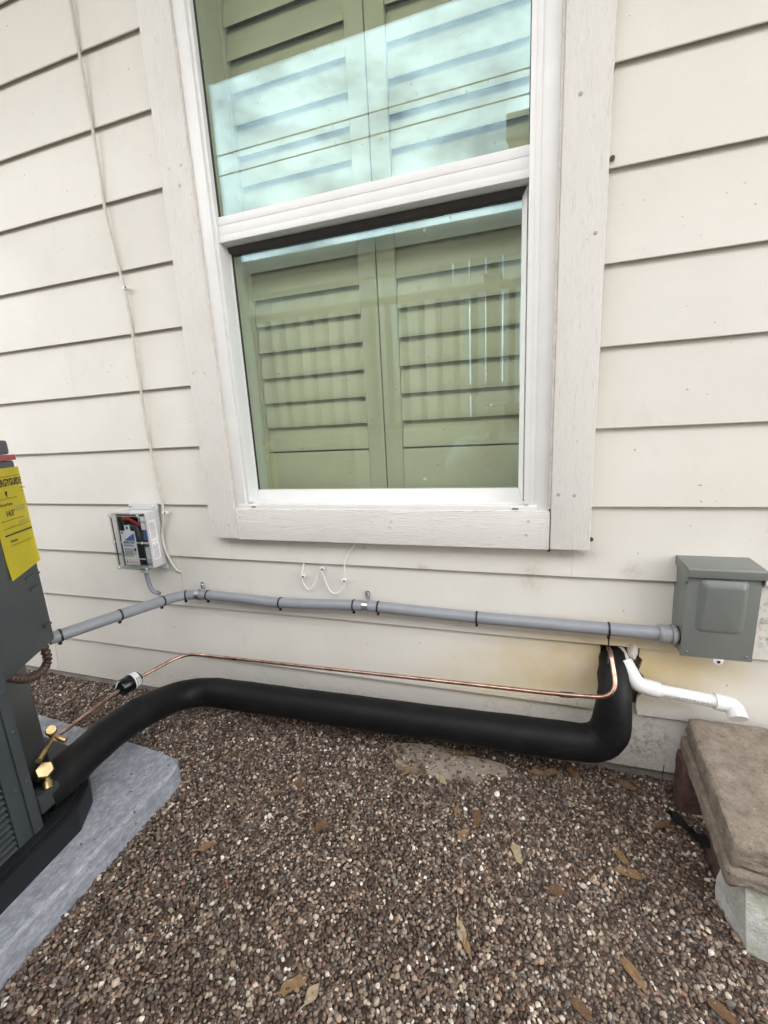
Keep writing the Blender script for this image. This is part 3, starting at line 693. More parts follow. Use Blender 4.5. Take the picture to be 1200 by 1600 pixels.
fl = turned('drier_label', da+ddir*.0165, db, [(0, .0249), (.017, .0249)], M['paper'], fd, 24)
for k_, mt_ in enumerate(('ink', 'greyink', 'ink')):
    pth, _ = lathe_path(da+ddir*(.019+.004*k_), db, [(0, 0)]); p = pth[0]; e1 = ddir.cross(Vector((0, 0, 1))).normalized(); e2 = e1.cross(ddir)
    bm = bmesh.new()
    for s_ in range(2):
        prev = None
        for i in range(9):
            a = R(180+(-60+55*s_)+45*i/8); q = p+(e1*math.cos(a)-e2*math.sin(a))*.0252
            if (q-p).dot(Vector((.8, -.5, .5))) < 0: q = p-(q-p)
            cur = (bm.verts.new(q), bm.verts.new(q+ddir*.0018))
            if prev: bm.faces.new((prev[0], cur[0], cur[1], prev[1]))
            prev = cur
    link('printed_mark', bm_mesh(bm), M[mt_], fl)
# ------------------------------------------------------------------ condensate drain
dr = tag(empty('drain_pipe', (.38, -.045, .29)), 'white plastic condensate drain pipe with two elbows under the grey box', 'pipe')
tube('pipe_stub', fillet([(.256, .050, .368), (.281, -.036, .312)], []), .0134, M['cable'], dr, 18)
tube('elbow', fillet([(.272, -.012, .330), (.293, -.047, .293), (.340, -.050, .2852)], [.015], 8), .0186, M['pvc'], dr, 20)
tube('pipe_run', [(.333, -.050, .2860), (.473, -.052, .2733)], .0146, M['pvc'], dr, 20)
tube('elbow', fillet([(.451, -.0518, .2752), (.4875, -.053, .2718), (.4885, -.078, .2545)], [.020], 8), .0186, M['pvc'], dr, 20)
ax = Vector((.140, -.002, -.0127)).normalized(); o0 = Vector((.346, -.0503, .2848)); vz = Vector((0, 0, 1)); vz = (vz-ax*vz.dot(ax)).normalized(); vy = ax.cross(vz)
if vy.y > 0: vy = -vy
def wrap(x, y):
    a = (y-.004)/.0147; return o0+ax*x+(vy*math.cos(a)+vz*math.sin(a))*.0149
text('printed_text', '-G U.P. CODE) ASTM D1785-21 CSA B137.3', .0074, (0, 0, 0), (1, 0, 0), (0, 0, 1), M['ink'], dr, 'LEFT', .72, 0, wrap)

# ------------------------------------------------------------------ disconnect box
DX0, DX1, DZ0, DZ1, DF = .371, .503, .389, .602, -.065
dis = tag(empty('disconnect_box', ((DX0+DX1)/2, -.003, DZ0)), 'grey steel electrical disconnect box on the siding beside the white drain pipe', 'electrical box')
box('enclosure', DX0, DX1, DF+.005, .010, DZ0+.003, DZ1-.003, M['box'], dis, .0015)
cvr = box('front_cover', DX0-.0015, DX1+.0015, DF, DF+.0045, DZ0, DZ1-.0225, M['box'], dis, .0012)
bm = bmesh.new(); ex0, ex1, ez0, ez1 = .392, .482, .452, .578; rr_ = []
for e, y, yb in ((0, .0002, .0002), (.004, .0040, .0014), (.012, .0125, .0030), (.016, .0135, .0034)):
    ring = []; rad_ = .014-e*.5
    for qx, qz, a0 in ((ex1-e*.8-rad_, ez1-e*1.25-rad_, 0), (ex0+e*.8+rad_, ez1-e*1.25-rad_, 90), (ex0+e*.8+rad_, ez0+e*.5+rad_, 180), (ex1-e*.8-rad_, ez0+e*.5+rad_, 270)):
        for k_ in range(5):
            z_ = qz+rad_*math.sin(R(a0+22.5*k_)); t_ = (z_-ez0)/(ez1-ez0)
            ring.append(bm.verts.new((qx+rad_*math.cos(R(a0+22.5*k_)), DF-(yb+(y-yb)*t_), z_)))
    rr_.append(ring)
for r0, r1 in zip(rr_, rr_[1:]):
    for i in range(20): bm.faces.new((r0[i], r0[(i+1) % 20], r1[(i+1) % 20], r1[i]))
bm.faces.new(rr_[-1]); link('raised_panel', bm_mesh(bm, True, 50), M['box'], cvr)
prism('hood', [(.006, DZ1+.0045), (DF-.007, DZ1-.0005), (DF-.009, DZ1-.004), (DF-.009, DZ1-.0205), (DF-.0065, DZ1-.0205), (DF-.0065, DZ1-.0035), (.006, DZ1+.0010)], DX0-.0045, DX1+.0045, M['box'], dis, .0006, 'x')
for x in (DX0-.0046, DX1+.0022): prism('hood_cheek', [(.005, DZ1+.0008), (DF-.0055, DZ1-.0040), (DF-.0055, DZ1-.030), (DF+.003, DZ1-.040), (DF+.030, DZ1-.022), (.005, DZ1-.014)], x, x+.0024, M['box'], dis, .0004, 'x')
ring = []
for k_ in range(13):
    a = R(180+15*k_); ring.append((.444+.010*math.cos(a), .3875+.012*math.sin(a)))
prism('hasp_tab', ring+[(.454, .3915), (.434, .3915)], DF+.0005, DF+.0025, M['paper'], dis, .0003, 'y')
turned('hasp_hole', (.4445, DF+.002, .3820), (.4445, -1, .3820), [(0, .0036), (.0022, .0036)], M['dark'], dis, 10)
for x in (DX0+.010, DX1-.010): turned('cover_screw', (x, DF+.001, DZ0+.012), (x, -1, DZ0+.012), [(0, .0034), (.0022, .0034), (.003, .0024)], M['box'], cvr, 8)

# ------------------------------------------------------------------ soft-starter box with clear lid
sb = tag(empty('starter_box', (-1.183, -.004, .50)), 'small wall box with clear lid showing a white label with blue bars', 'electrical box')
BX0, BX1, BZ0, BZ1 = -1.247, -1.121, .518, .703
B = []
B.append(box('mounting_flange', BX0+.010, BX1+.004, -.007, -.002, BZ1+.0005, BZ1+.022, M['abs'], sb, .0015))
B.append(box('mounting_flange', BX0+.010, BX1+.004, -.007, -.002, BZ0-.020, BZ0-.0005, M['abs'], sb, .0015))
bm = bmesh.new(); w_ = .0035
for q in ((BX0, BX1, -.007, -.0015, BZ0, BZ1), (BX0, BX0+w_, -.058, -.0072, BZ0, BZ1), (BX1-w_, BX1, -.058, -.0072, BZ0, BZ1), (BX0+w_+.0002, BX1-w_-.0002, -.058, -.0072, BZ0, BZ0+w_), (BX0+w_+.0002, BX1-w_-.0002, -.058, -.0072, BZ1-w_, BZ1)): add_box(bm, *q, .0008)
B.append(link('enclosure', bm_mesh(bm, True, 40), M['abs'], sb))
bm = bmesh.new()
for q in ((BX0-.001, BX1+.001, -.0800, -.0775, BZ0-.001, BZ1+.001), (BX0-.001, BX0+.0015, -.0773, -.0582, BZ0-.001, BZ1+.001), (BX1-.0015, BX1+.001, -.0773, -.0582, BZ0-.001, BZ1+.001), (BX0+.0017, BX1-.0017, -.0773, -.0582, BZ0-.001, BZ0+.0015), (BX0+.0017, BX1-.0017, -.0773, -.0582, BZ1-.0015, BZ1+.001)): add_box(bm, *q)
lid = link('clear_lid', bm_mesh(bm), M['clear'], sb)
for x, z in ((BX0+.004, BZ1-.004), (BX1-.005, BZ1-.004), (BX0+.004, (BZ0+BZ1)/2), (BX1-.005, (BZ0+BZ1)/2), (BX0+.004, BZ0+.005), (BX1-.005, BZ0+.005)):
    turned('lid_screw', (x, -.0790, z), (x, -1, z), [(0, .0046), (.004, .0046), (.0055, .0034)], M['metal'], lid, 10)
for x in (BX0+.0045, BX1-.0055): box('lid_rib', x-.0014, x+.0014, -.0770, -.0745, BZ0+.012, BZ1-.012, M['dark'], lid, .0003)
for z in (BZ0+.006, BZ1-.0065): box('lid_rib', BX0+.010, BX1-.010, -.0770, -.0745, z-.0012, z+.0012, M['seam'], lid, .0003)
cap_ = turned('capacitor', (-1.190, -.036, BZ0+.012), (-1.190, -.036, 1), [(0, .024), (.002, .026), (.130, .026), (.134, .023)], M['dark'], sb, 20)
box('inner_liner', BX0+.0040, BX0+.0060, -.056, -.012, BZ0+.005, BZ1-.005, M['dark'], sb, 0); box('capacitor_case', -1.240, -1.212, -.050, -.012, .535, .690, M['dark'], sb, .003)
box('circuit_board', BX0+.006, BX1-.006, -.0115, -.0085, BZ0+.006, BZ1-.006, M['dark'], sb, 0)
box('terminal_block', -1.158, -1.130, -.052, -.012, .672, .690, M['paper'], sb, .001); box('terminal_block', -1.158, -1.136, -.050, -.012, .645, .668, M['paper'], sb, .001)
box('relay', -1.152, -1.130, -.046, -.012, .612, .638, M['blueink'], sb, .001); box('relay', -1.155, -1.132, -.048, -.012, .530, .585, M['paper'], sb, .001)
box('crossbar', BX0+.005, BX1-.005, -.058, -.055, .600, .606, M['abs'], sb, .0005); box('crossbar', BX0+.005, BX1-.005, -.058, -.055, .545, .550, M['abs'], sb, .0005)
for dz in (0, .006): tube('red_wire', smoothpath([(-1.232, -.03, .662+dz), (-1.215, -.058, .682+dz), (-1.185, -.060, .680+dz), (-1.160, -.055, .664+dz), (-1.145, -.03, .640)], 6), .0022, M['redink'], sb, 6)
lbl = box('label_card', -1.2265, -1.1665, -.0660, -.0652, .5290, .6450, M['paper'], sb, 0); lbl['label'] = 'white product label with blue bars and black lettering'
box('label_tab', -1.206, -1.183, -.0659, -.0653, .6452, .664, M['paper'], lbl, 0)
quadf = lambda nm, x0, x1, z0, z1, mt_: box(nm, x0, x1, -.0668, -.0661, z0, z1, M[mt_], lbl, 0)
for k_ in range(8): quadf('printed_bar', -1.211+.0052*k_, -1.2072+.0052*k_, .6125, .6160+.0030*k_, 'blueink')
quadf('printed_mark', -1.199, -1.190, .651, .660, 'blueink'); quadf('printed_mark', -1.2225, -1.214, .636, .641, 'redink')
text('printed_text', 'MICRO-AIR', .0100, (-1.2195, -.0669, .6030), (1, 0, 0), (0, 0, 1), M['ink'], lbl, 'LEFT', .92, .0003)
text('printed_text', 'EasyStart', .0110, (-1.2195, -.0669, .5935), (1, 0, 0), (0, 0, 1), M['blueink'], lbl, 'LEFT', .98, .0002)
for k_ in range(7): quadf('printed_line', -1.221, -1.184-(.004 if k_ == 6 else 0), .5835-.0042*k_, .5858-.0042*k_, 'greyink')
quadf('printed_mark', -1.180, -1.172, .577, .587, 'ink'); quadf('printed_mark', -1.179, -1.174, .566, .573, 'greyink')
quadf('printed_band', -1.222, -1.170, .547, .5495, 'pinkpaper'); quadf('printed_band', -1.209, -1.170, .534, .544, 'pinkpaper')
text('printed_text', '!', .010, (-1.219, -.0669, .535), (1, 0, 0), (0, 0, 1), M['ink'], lbl, 'LEFT', 1.6, .0012)
sl = box('side_label', BX1+.0002, BX1+.0008, -.050, -.022, .606, .676, M['paper'], sb, 0); box('side_label', BX1+.0002, BX1+.0008, -.050, -.022, .545, .603, M['paper'], sb, 0)
for k_ in range(5):
    box('printed_line', BX1+.0009, BX1+.0012, -.047+.0042*k_, -.0455+.0042*k_, .615, .670-.004*(k_ % 2), M['greyink'], sb, 0); box('printed_line', BX1+.0009, BX1+.0012, -.047+.0042*k_, -.0455+.0042*k_, .549, .598-.004*(k_ % 3), M['greyink'], sb, 0)
turned('cable_gland', (-1.181, -.036, BZ0), (-1.181, -.036, -1), [(0, .0135), (.012, .0135), (.0125, .016), (.020, .016), (.026, .010)], M['abs'], sb, 12)
for x in (-1.232, -1.133): turned('flange_screw', (x, -.006, BZ1+.012), (x, -1, BZ1+.012), [(0, .0045), (.0025, .0045), (.0035, .003)], M['metal'], sb, 8)
tag(tube('grey_cable', smoothpath([(-1.181, -.036, .496), (-1.179, -.037, .470), (-1.160, -.045, .435), (-1.120, -.055, .428)], 6), .0068, M['greycable'], None, 12), 'short grey cable from the starter box to the conduit', 'cable')

# ------------------------------------------------------------------ thin cables on the siding
wc = [(-1.127, .004, 2.76), (-1.126, -.0045, 2.074), (-1.126, -.0045, 1.933), (-1.123, -.0055, 1.723), (-1.128, -.0045, 1.581), (-1.112, -.006, 1.428), (-1.103, -.0055, 1.375), (-1.1045, -.004, 1.232), (-1.109, -.0045, 1.005), (-1.105, -.004, .844), (-1.096, -.006, .697), (-1.116, -.007, .620), (-1.112, -.007, .560), (-1.088, -.004, .500), (-1.077, .008, .484)]
tag(tube('wall_cable', smoothpath(wc, 8), .0042, M['cable'], None, 10), 'long off-white cable running down the siding left of the window', 'cable')
def clip(x, y, z, lb, dx=.006):
    t = tag(empty('cable_clip', (x, y, z)), lb, 'cable clip', 'cable clips on the siding')
    prism('clip_body', [(x-.0065, z-.0045), (x+dx, z-.0045), (x+dx, z+.0045), (x-.0065, z+.0045)], y-.0085, y+.006, M['pvc'], t, .0014, 'y')
    turned('nail', (x+dx-.003, y-.008, z), (x+dx-.003, y-1, z), [(0, .0028), (.002, .0028)], M['bronze_shade'], t, 8)
clip(-1.101, -.003, 1.375, 'white cable clip high on the long wall cable', .010); clip(-1.093, -.003, .694, 'white cable clip on the long cable beside the starter box', .010)
loop = [(-.423, .004, .632), (-.432, -.006, .606), (-.452, -.005, .580), (-.466, -.006, .545), (-.468, -.005, .500), (-.476, -.005, .472), (-.493, -.005, .456), (-.511, -.005, .453), (-.525, -.005, .468), (-.537, -.005, .505), (-.545, -.006, .524), (-.556, -.005, .508), (-.570, -.005, .478), (-.588, -.005, .459), (-.603, -.005, .470), (-.611, -.005, .498), (-.605, .002, .534), (-.604, .010, .548)]
tag(tube('looped_cable', smoothpath(loop, 6), .0021, M['pvc'], None, 8), 'thin white cable in a double loop below the window', 'cable')
clip(-.606, -.002, .502, 'left clip of the looped cable below the window'); clip(-.540, -.002, .529, 'top middle clip of the looped cable below the window'); clip(-.472, -.002, .496, 'right clip of the looped cable below the window')
# hardened foam at the wall opening
bm = bmesh.new(); bmesh.ops.create_icosphere(bm, subdivisions=3, radius=1)
for v in bm.verts:
    s_ = 1+.25*math.sin(v.co.x*7+v.co.z*5)*math.sin(v.co.y*6+2); v.co = Vector((.293+.012*v.co.x*s_, .010+.016*v.co.y, .372-.02+.028*v.co.z*s_))
tag(link('sealant_lump', bm_mesh(bm, True), M['caulk']), 'crumbly tan sealant in the wall opening beside the drain pipe', 'sealant')

# ------------------------------------------------------------------ step slabs and stones at right
def rough_slab(name, poly, z0, z1, mat, label, cat, amp=.004, cut=.012):
    bm = bmesh.new()
    lo = [bm.verts.new((x, y, z0)) for x, y in poly]; hi = [bm.verts.new((x, y, z1)) for x, y in poly]; k = len(poly)
    bm.faces.new(lo[::-1]); bm.faces.new(hi)
    for i in range(k): bm.faces.new((lo[i], lo[(i+1) % k], hi[(i+1) % k], hi[i]))
    bmesh.ops.recalc_face_normals(bm, faces=bm.faces)
    bmesh.ops.bevel(bm, geom=list(bm.edges), offset=cut, segments=2, profile=.55, affect='EDGES')
    bmesh.ops.triangulate(bm, faces=bm.faces); 
    for _ in range(5):
        es = [e for e in bm.edges if e.calc_length() > .016]
        if not es: break
        bmesh.ops.subdivide_edges(bm, edges=es, cuts=1); bmesh.ops.triangulate(bm, faces=[f for f in bm.faces if len(f.verts) > 3])
    bm.normal_update(); rnd = random.Random(hash(label) % 1000 if False else len(label))
    from mathutils import noise as mn
    for v in bm.verts:
        q = v.co*38; v.co += v.normal*amp*(mn.noise(q)+.6*mn.noise(q*2.7)+.35*mn.noise(q*6))
    return tag(link(name, bm_mesh(bm, True, 60), mat), label, cat)
rough_slab('paving_slab', [(.416, -.016), (.372, -.352), (.80, -.405), (.86, -.016)], .151, .200, M['slab'], 'upper tan paving slab of the step at the right edge', 'slab', .0036, .008)
rough_slab('paving_slab', [(.405, -.014), (.365, -.358), (.80, -.41), (.86, -.014)], .117, .150, M['slab'], 'lower tan paving slab of the step, under the top slab', 'slab', .0036, .008)
rough_slab('paver_brick', [(.398, -.020), (.393, -.088), (.60, -.10), (.60, -.02)], -.03, .116, M['brick'], 'dark red paver on end under the step, nearest the wall', 'paver', .002, .008)
rough_slab('paver_brick', [(.418, -.150), (.408, -.268), (.60, -.28), (.60, -.15)], -.03, .116, M['brick'], 'dark red paver on end under the front of the step', 'paver', .002, .008)
bm = bmesh.new()
for p in ((.400, -.285, .114), (.401, -.344, .115), (.62, -.30, .114), (.62, -.362, .113), (.387, -.286, .052), (.391, -.284, -.03), (.409, -.366, -.03), (.402, -.357, .060), (.62, -.40, .040), (.62, -.41, -.03), (.62, -.29, -.03)): bm.verts.new(p)
bmesh.ops.convex_hull(bm, input=bm.verts); bmesh.ops.triangulate(bm, faces=bm.faces)
for _ in range(4): bmesh.ops.subdivide_edges(bm, edges=[e for e in bm.edges if e.calc_length() > .014], cuts=1); bmesh.ops.triangulate(bm, faces=[f for f in bm.faces if len(f.verts) > 3])
from mathutils import noise as mnoise
bm.normal_update()
for v in bm.verts: v.co += v.normal*.0018*(mnoise.noise(v.co*30)+.9*mnoise.noise(v.co*95))
tag(link('rubble_stone', bm_mesh(bm, True, 20), M['rubble']), 'pale grey broken stone with a green tinge propped under the step', 'stone')
# flat stone bedded in the gravel below the pipe
bm = bmesh.new(); op = []
for k_ in range(28):
    a = 2*math.pi*k_/28; q = 1+.14*math.sin(3*a+1)+.10*math.sin(5*a); op.append((-.185+.160*math.cos(a)*q, -.080+.046*math.sin(a)*q))
hi = [bm.verts.new((x, y, .0075)) for x, y in op]; lo = [bm.verts.new((-.185+(x+.185)*1.06, -.085+(y+.085)*1.1, -.02)) for x, y in op]
bm.faces.new(hi)
for i in range(28): bm.faces.new((lo[i], lo[(i+1) % 28], hi[(i+1) % 28], hi[i]))
tag(link('flat_stone', bm_mesh(bm), M['flatstone']), 'flat sandy stone half buried in gravel below the black pipe', 'stone')

# ------------------------------------------------------------------ gravel
rng = np.random.default_rng(11)
GXA, GXB, GYA, GYB = -2.00, .85, -.96, .012
RES = .002; NX, NY = int((GXB-GXA)/RES)+1, int((GYB-GYA)/RES)+1
H = np.full((NX, NY), -.010, np.float32)
def fill_poly(poly, h):
    xs = GXA+RES*np.arange(NX); ys = GYA+RES*np.arange(NY); X, Y = np.meshgrid(xs, ys, indexing='ij'); ins = np.zeros(X.shape, bool); j = len(poly)-1
    for i in range(len(poly)):
        xi, yi = poly[i]; xj, yj = poly[j]
        ins ^= ((yi > Y) != (yj > Y)) & (X < (xj-xi)*(Y-yi)/(yj-yi+1e-12)+xi); j = i
    H[ins] = h; return ins
blocked = fill_poly(padpoly, .3)
for pl in ([(.393, -.02), (.389, -.09), (.62, -.10), (.62, -.02)], [(.41, -.15), (.405, -.27), (.60, -.28), (.60, -.15)], [(.392, -.29), (.410, -.37), (.50, -.40), (.62, -.41), (.62, -.30)]): blocked |= fill_poly(pl, .3)
stone_in = fill_poly(op, .0075)
def offs(r):
    q = np.arange(-r, r+1); A, Bq = np.meshgrid(q, q, indexing='ij'); k_ = (A*A+Bq*Bq) <= r*r+.5; return A[k_], Bq[k_], (A*A+Bq*Bq)[k_]/max(1, r*r)
OFF = {r: offs(r) for r in range(1, 8)}
AREA = (GXB-GXA)*(GYB-GYA); NP = int(AREA*41000)
pxy = np.stack([rng.uniform(GXA+.02, GXB-.02, NP), rng.uniform(GYA+.02, GYB-.006, NP)], 1)
size = np.exp(rng.normal(0, .24, NP))*.0034; size = np.clip(size, .0020, .0072)
el = rng.uniform(.62, .95, NP); fl_ = rng.uniform(.45, .75, NP)
keepers = []; jit = rng.uniform(-.006, .006, (NP, 4, 2))
slope = lambda x, y: .010*math.sin(x*3.1+.5)*math.sin(y*4.0)+.004*math.sin(x*9+y*7)
for i in range(NP):
    a = size[i]; b = a*el[i]; c = a*fl_[i]; r = max(1, min(7, int(round((a+b)*.42/RES))))
    A, Bq, D2 = OFF[r]; best = None
    for k_ in range(4):
        ix = int((pxy[i, 0]+jit[i, k_, 0]-GXA)/RES); iy = int((pxy[i, 1]+jit[i, k_, 1]-GYA)/RES)
        if not (r <= ix < NX-r and r <= iy < NY-r): continue
        h = H[ix+A, iy+Bq]; hm = h.max()
        if hm > .1: continue
        sc_ = .5*hm+.5*float(h.mean())
        if best is None or sc_ < best[0]: best = (sc_, ix, iy)
    if best is None: continue
    s0, ix, iy = best
    if stone_in[ix, iy] and rng.random() < .50: continue
    H[ix+A, iy+Bq] = np.maximum(H[ix+A, iy+Bq], s0+c*(1+.85*np.sqrt(np.clip(1-D2, 0, 1))))
    keepers.append((i, GXA+ix*RES+rng.uniform(-.001, .001), GYA+iy*RES+rng.uniform(-.001, .001), s0+c*.92))
K = np.array([k_[0] for k_ in keepers]); PX = np.array([k_[1:] for k_ in keepers])
PX[:, 2] += -.003+np.array([slope(x, y) for x, y in PX[:, :2]])*.3
nK = len(K)
pal = np.array([(.068, .047, .037), (.098, .068, .053), (.15, .105, .080), (.175, .148, .128), (.29, .215, .16), (.19, .105, .08), (.40, .33, .26), (.54, .48, .41), (.68, .65, .60), (.13, .128, .13)])
pw = np.array([.14, .19, .23, .14, .12, .025, .085, .040, .011, .02]); ci = rng.choice(len(pal), nK, p=pw/pw.sum())
pc_ = np.clip(pal[ci]*np.exp(rng.normal(0, .18, (nK, 1))), .01, .8)
rot = np.stack([rng.normal(0, .38, nK), rng.normal(0, .38, nK), rng.uniform(0, 6.283, nK)], 1)
scl = np.stack([size[K], size[K]*el[K], size[K]*fl_[K]], 1)
gme = bpy.data.meshes.new('gravel'); gme.vertices.add(nK); gme.vertices.foreach_set('co', PX.astype(np.float32).ravel())
for nm, tp, dat in (('rot', 'FLOAT_VECTOR', rot), ('scl', 'FLOAT_VECTOR', scl)):
    at = gme.attributes.new(nm, tp, 'POINT'); at.data.foreach_set('vector', dat.astype(np.float32).ravel())
at = gme.attributes.new('pcol', 'FLOAT_COLOR', 'POINT'); at.data.foreach_set('color', np.concatenate([pc_, np.ones((nK, 1))], 1).astype(np.float32).ravel())
at = gme.attributes.new('idx', 'INT', 'POINT'); at.data.foreach_set('value', rng.integers(0, 5, nK).astype(np.int32))
gob = bpy.data.objects.new('gravel', gme); COL.objects.link(gob); gme.materials.append(M['pebble'])
gob['kind'] = 'stuff'; gob['label'] = 'brown and cream pea gravel covering the ground along the wall'; gob['category'] = 'gravel'
ng = bpy.data.node_groups.new('gravel', 'GeometryNodeTree')
ng.interface.new_socket('Geometry', in_out='INPUT', socket_type='NodeSocketGeometry'); ng.interface.new_socket('Geometry', in_out='OUTPUT', socket_type='NodeSocketGeometry')
N, L = ng.nodes, ng.links
gi, go = N.new('NodeGroupInput'), N.new('NodeGroupOutput'); g2i = N.new('GeometryNodeGeometryToInstance')
for k_ in range(5):
    ic = N.new('GeometryNodeMeshIcoSphere'); ic.inputs['Radius'].default_value = 1; ic.inputs['Subdivisions'].default_value = 3
    sm = N.new('GeometryNodeSetShadeSmooth'); sp_ = N.new('GeometryNodeSetPosition'); ps = N.new('GeometryNodeInputPosition')
    nt = N.new('ShaderNodeTexNoise'); nt.noise_dimensions = '4D'; nt.inputs['W'].default_value = 3.7*k_+1; nt.inputs['Scale'].default_value = .8; nt.inputs['Detail'].default_value = 1
    sb_ = N.new('ShaderNodeVectorMath'); sb_.operation = 'SUBTRACT'; sb_.inputs[1].default_value = (.5, .5, .5)
    sc2 = N.new('ShaderNodeVectorMath'); sc2.operation = 'SCALE'; sc2.inputs['Scale'].default_value = .95
    stm = N.new('GeometryNodeSetMaterial'); stm.inputs['Material'].default_value = M['pebble']
    L.new(ps.outputs[0], nt.inputs['Vector']); L.new(nt.outputs['Color'], sb_.inputs[0]); L.new(sb_.outputs[0], sc2.inputs[0]); L.new(sc2.outputs[0], sp_.inputs['Offset'])
    L.new(ic.outputs['Mesh'], sm.inputs['Geometry']); L.new(sm.outputs[0], sp_.inputs['Geometry']); L.new(sp_.outputs[0], stm.inputs['Geometry']); L.new(stm.outputs[0], g2i.inputs[0])
iop = N.new('GeometryNodeInstanceOnPoints'); iop.inputs['Pick Instance'].default_value = True
def named(nm, tp):
    q = N.new('GeometryNodeInputNamedAttribute'); q.data_type = tp; q.inputs['Name'].default_value = nm; return [o for o in q.outputs if o.enabled and o.name == 'Attribute'][0]
e2r = N.new('FunctionNodeEulerToRotation')
L.new(gi.outputs[0], iop.inputs['Points']); L.new(g2i.outputs[0], iop.inputs['Instance']); L.new(named('idx', 'INT'), iop.inputs['Instance Index'])
L.new(named('rot', 'FLOAT_VECTOR'), e2r.inputs[0]); L.new(e2r.outputs[0], iop.inputs['Rotation']); L.new(named('scl', 'FLOAT_VECTOR'), iop.inputs['Scale']); L.new(iop.outputs[0], go.inputs[0])
gm = gob.modifiers.new('gravel', 'NODES'); gm.node_group = ng
def gz(x, y):
    ix, iy = int((x-GXA)/RES), int((y-GYA)/RES); return float(np.percentile(H[max(0, ix-6):ix+7, max(0, iy-6):iy+7], 75))-.003+slope(x, y)*.3

# ------------------------------------------------------------------ fallen leaves
def leaf(x, y, ln, wd, ang, mat, label, lobes=0, curl=.25, tilt=(0, 0), lift=.003):
    bm = bmesh.new(); n_ = 12; m_ = 4; gr = {}; rl = random.Random(int(abs(x*1e4)+abs(y*1e5)))
    ph = rl.uniform(0, 6)
    for i in range(n_+1):
        t = i/n_; w = wd*(math.sin(math.pi*min(1, t**.8*1.0))**.8 if 0 < t < 1 else .02)
        if lobes: w *= 1+.30*math.sin(t*math.pi*lobes*2+ph)
        for j in range(m_+1):
            s_ = (j/m_-.5)*2; v_ = s_*w*.5
            zz = curl*(v_*v_/wd*1.6)+.10*curl*ln*math.sin(t*3+ph)+.02*ln*math.sin(t*9+s_*3+ph)
            gr[i, j] = bm.verts.new((ln*(t-.5), v_, zz))
    for i in range(n_):
        for j in range(m_): bm.faces.new((gr[i, j], gr[i+1, j], gr[i+1, j+1], gr[i, j+1]))
    bmesh.ops.solidify(bm, geom=list(bm.faces), thickness=.0004)
    tube_bm(bm, [(-ln*.5+.002, 0, .0), (-ln*.5-.004, .001, .001), (-ln*.5-.010, .002, .0015)], .0006, 5)
    mw = Matrix.Translation((x, y, gz(x, y)+lift)) @ Euler((tilt[0], tilt[1], ang)).to_matrix().to_4x4()
    bmesh.ops.transform(bm, matrix=mw, verts=bm.verts)
    tag(link('dry_leaf', bm_mesh(bm, True, 60), M[mat]), label, 'leaf', 'fallen leaves on the gravel')
leaf(-.099, -.278, .040, .019, 1.0, 'leaf_tan', 'pinkish tan leaf with pointed ends, middle of the gravel')
leaf(.019, -.290, .043, .024, -1.2, 'leaf_pale', 'pale cream leaf with a notch, right of the middle of the gravel', 1, .4)
leaf(.245, -.273, .060, .024, .05, 'leaf_tan', 'long tan leaf lying level near the pale broken stone', 1)
leaf(.236, -.243, .040, .017, -.9, 'leaf_tan', 'small tan leaf just behind the long leaf near the stone')
leaf(-.120, -.215, .042, .016, 1.45, 'leaf_tan', 'upright tan leaf in front of the flat stone, on the left of a pair')
leaf(-.073, -.222, .048, .020, 1.5, 'leaf_brown', 'upright brown leaf in front of the flat stone, on the right of a pair')
leaf(-.428, -.340, .042, .030, .5, 'leaf_brown', 'broad brown-grey leaf left of the middle of the gravel', 2)
leaf(-.591, -.289, .038, .016, .6, 'leaf_brown', 'small brown leaf between the pad corner and the black pipe')
leaf(-.670, -.454, .042, .020, .7, 'leaf_tan', 'tan leaf lying beside the edge of the grey pad')
leaf(.095, -.348, .034, .020, .1, 'leaf_brown', 'short brown leaf below the pale cream leaf')
leaf(-.084, -.466, .048, .017, -1.2, 'leaf_pale', 'pale yellow leaf low in the middle of the gravel', 1)
leaf(-.070, -.490, .030, .012, -1.0, 'leaf_tan', 'thin tan leaf touching the pale yellow leaf')
leaf(-.353, -.619, .052, .024, .75, 'leaf_tan', 'large tan leaf at the bottom edge, left of the middle', 1)
leaf(-.318, -.622, .036, .016, 1.2, 'leaf_pale', 'pale split leaf at the bottom edge beside the large tan leaf', 1)
leaf(.208, -.451, .058, .018, -1.0, 'leaf_tan', 'slim tan leaf low at right in front of the broken stone')
leaf(.117, -.525, .040, .017, -.6, 'leaf_brown', 'brown leaf at the bottom edge right of the middle')
leaf(.330, -.470, .044, .019, -.5, 'leaf_brown', 'brown leaf in the lower right corner of the picture')
leaf(-.135, -.052, .085, .016, .02, 'leaf_brown', 'long brown leaf lying on the flat stone under the pipe', 0, .5, (.3, 0), .006)
leaf(-.262, -.135, .050, .014, 1.0, 'leaf_tan', 'narrow tan leaf across the front of the flat stone')
leaf(-.175, -.135, .046, .020, -.7, 'leaf_pale', 'pale tan leaf at the front edge of the flat stone')
leaf(-.225, -.130, .034, .018, 1.9, 'leaf_brown', 'little reddish leaf standing at the front of the flat stone', 0, .6, (.5, 0), .008)
leaf(.075, -.055, .040, .020, .1, 'leaf_tan', 'tan leaf under the black pipe, first right of the flat stone')
leaf(.110, -.045, .046, .022, .3, 'leaf_tan', 'tan leaf under the black pipe, second right of the flat stone')
leaf(.165, -.040, .050, .020, -.9, 'leaf_brown', 'brown leaf leaning under the bend of the black pipe', 0, .5, (.5, .2), .010)
leaf(.290, -.050, .044, .016, -.4, 'leaf_brown', 'brown leaf against the wall between pipe bend and step', 0, .5, (.6, 0), .010)
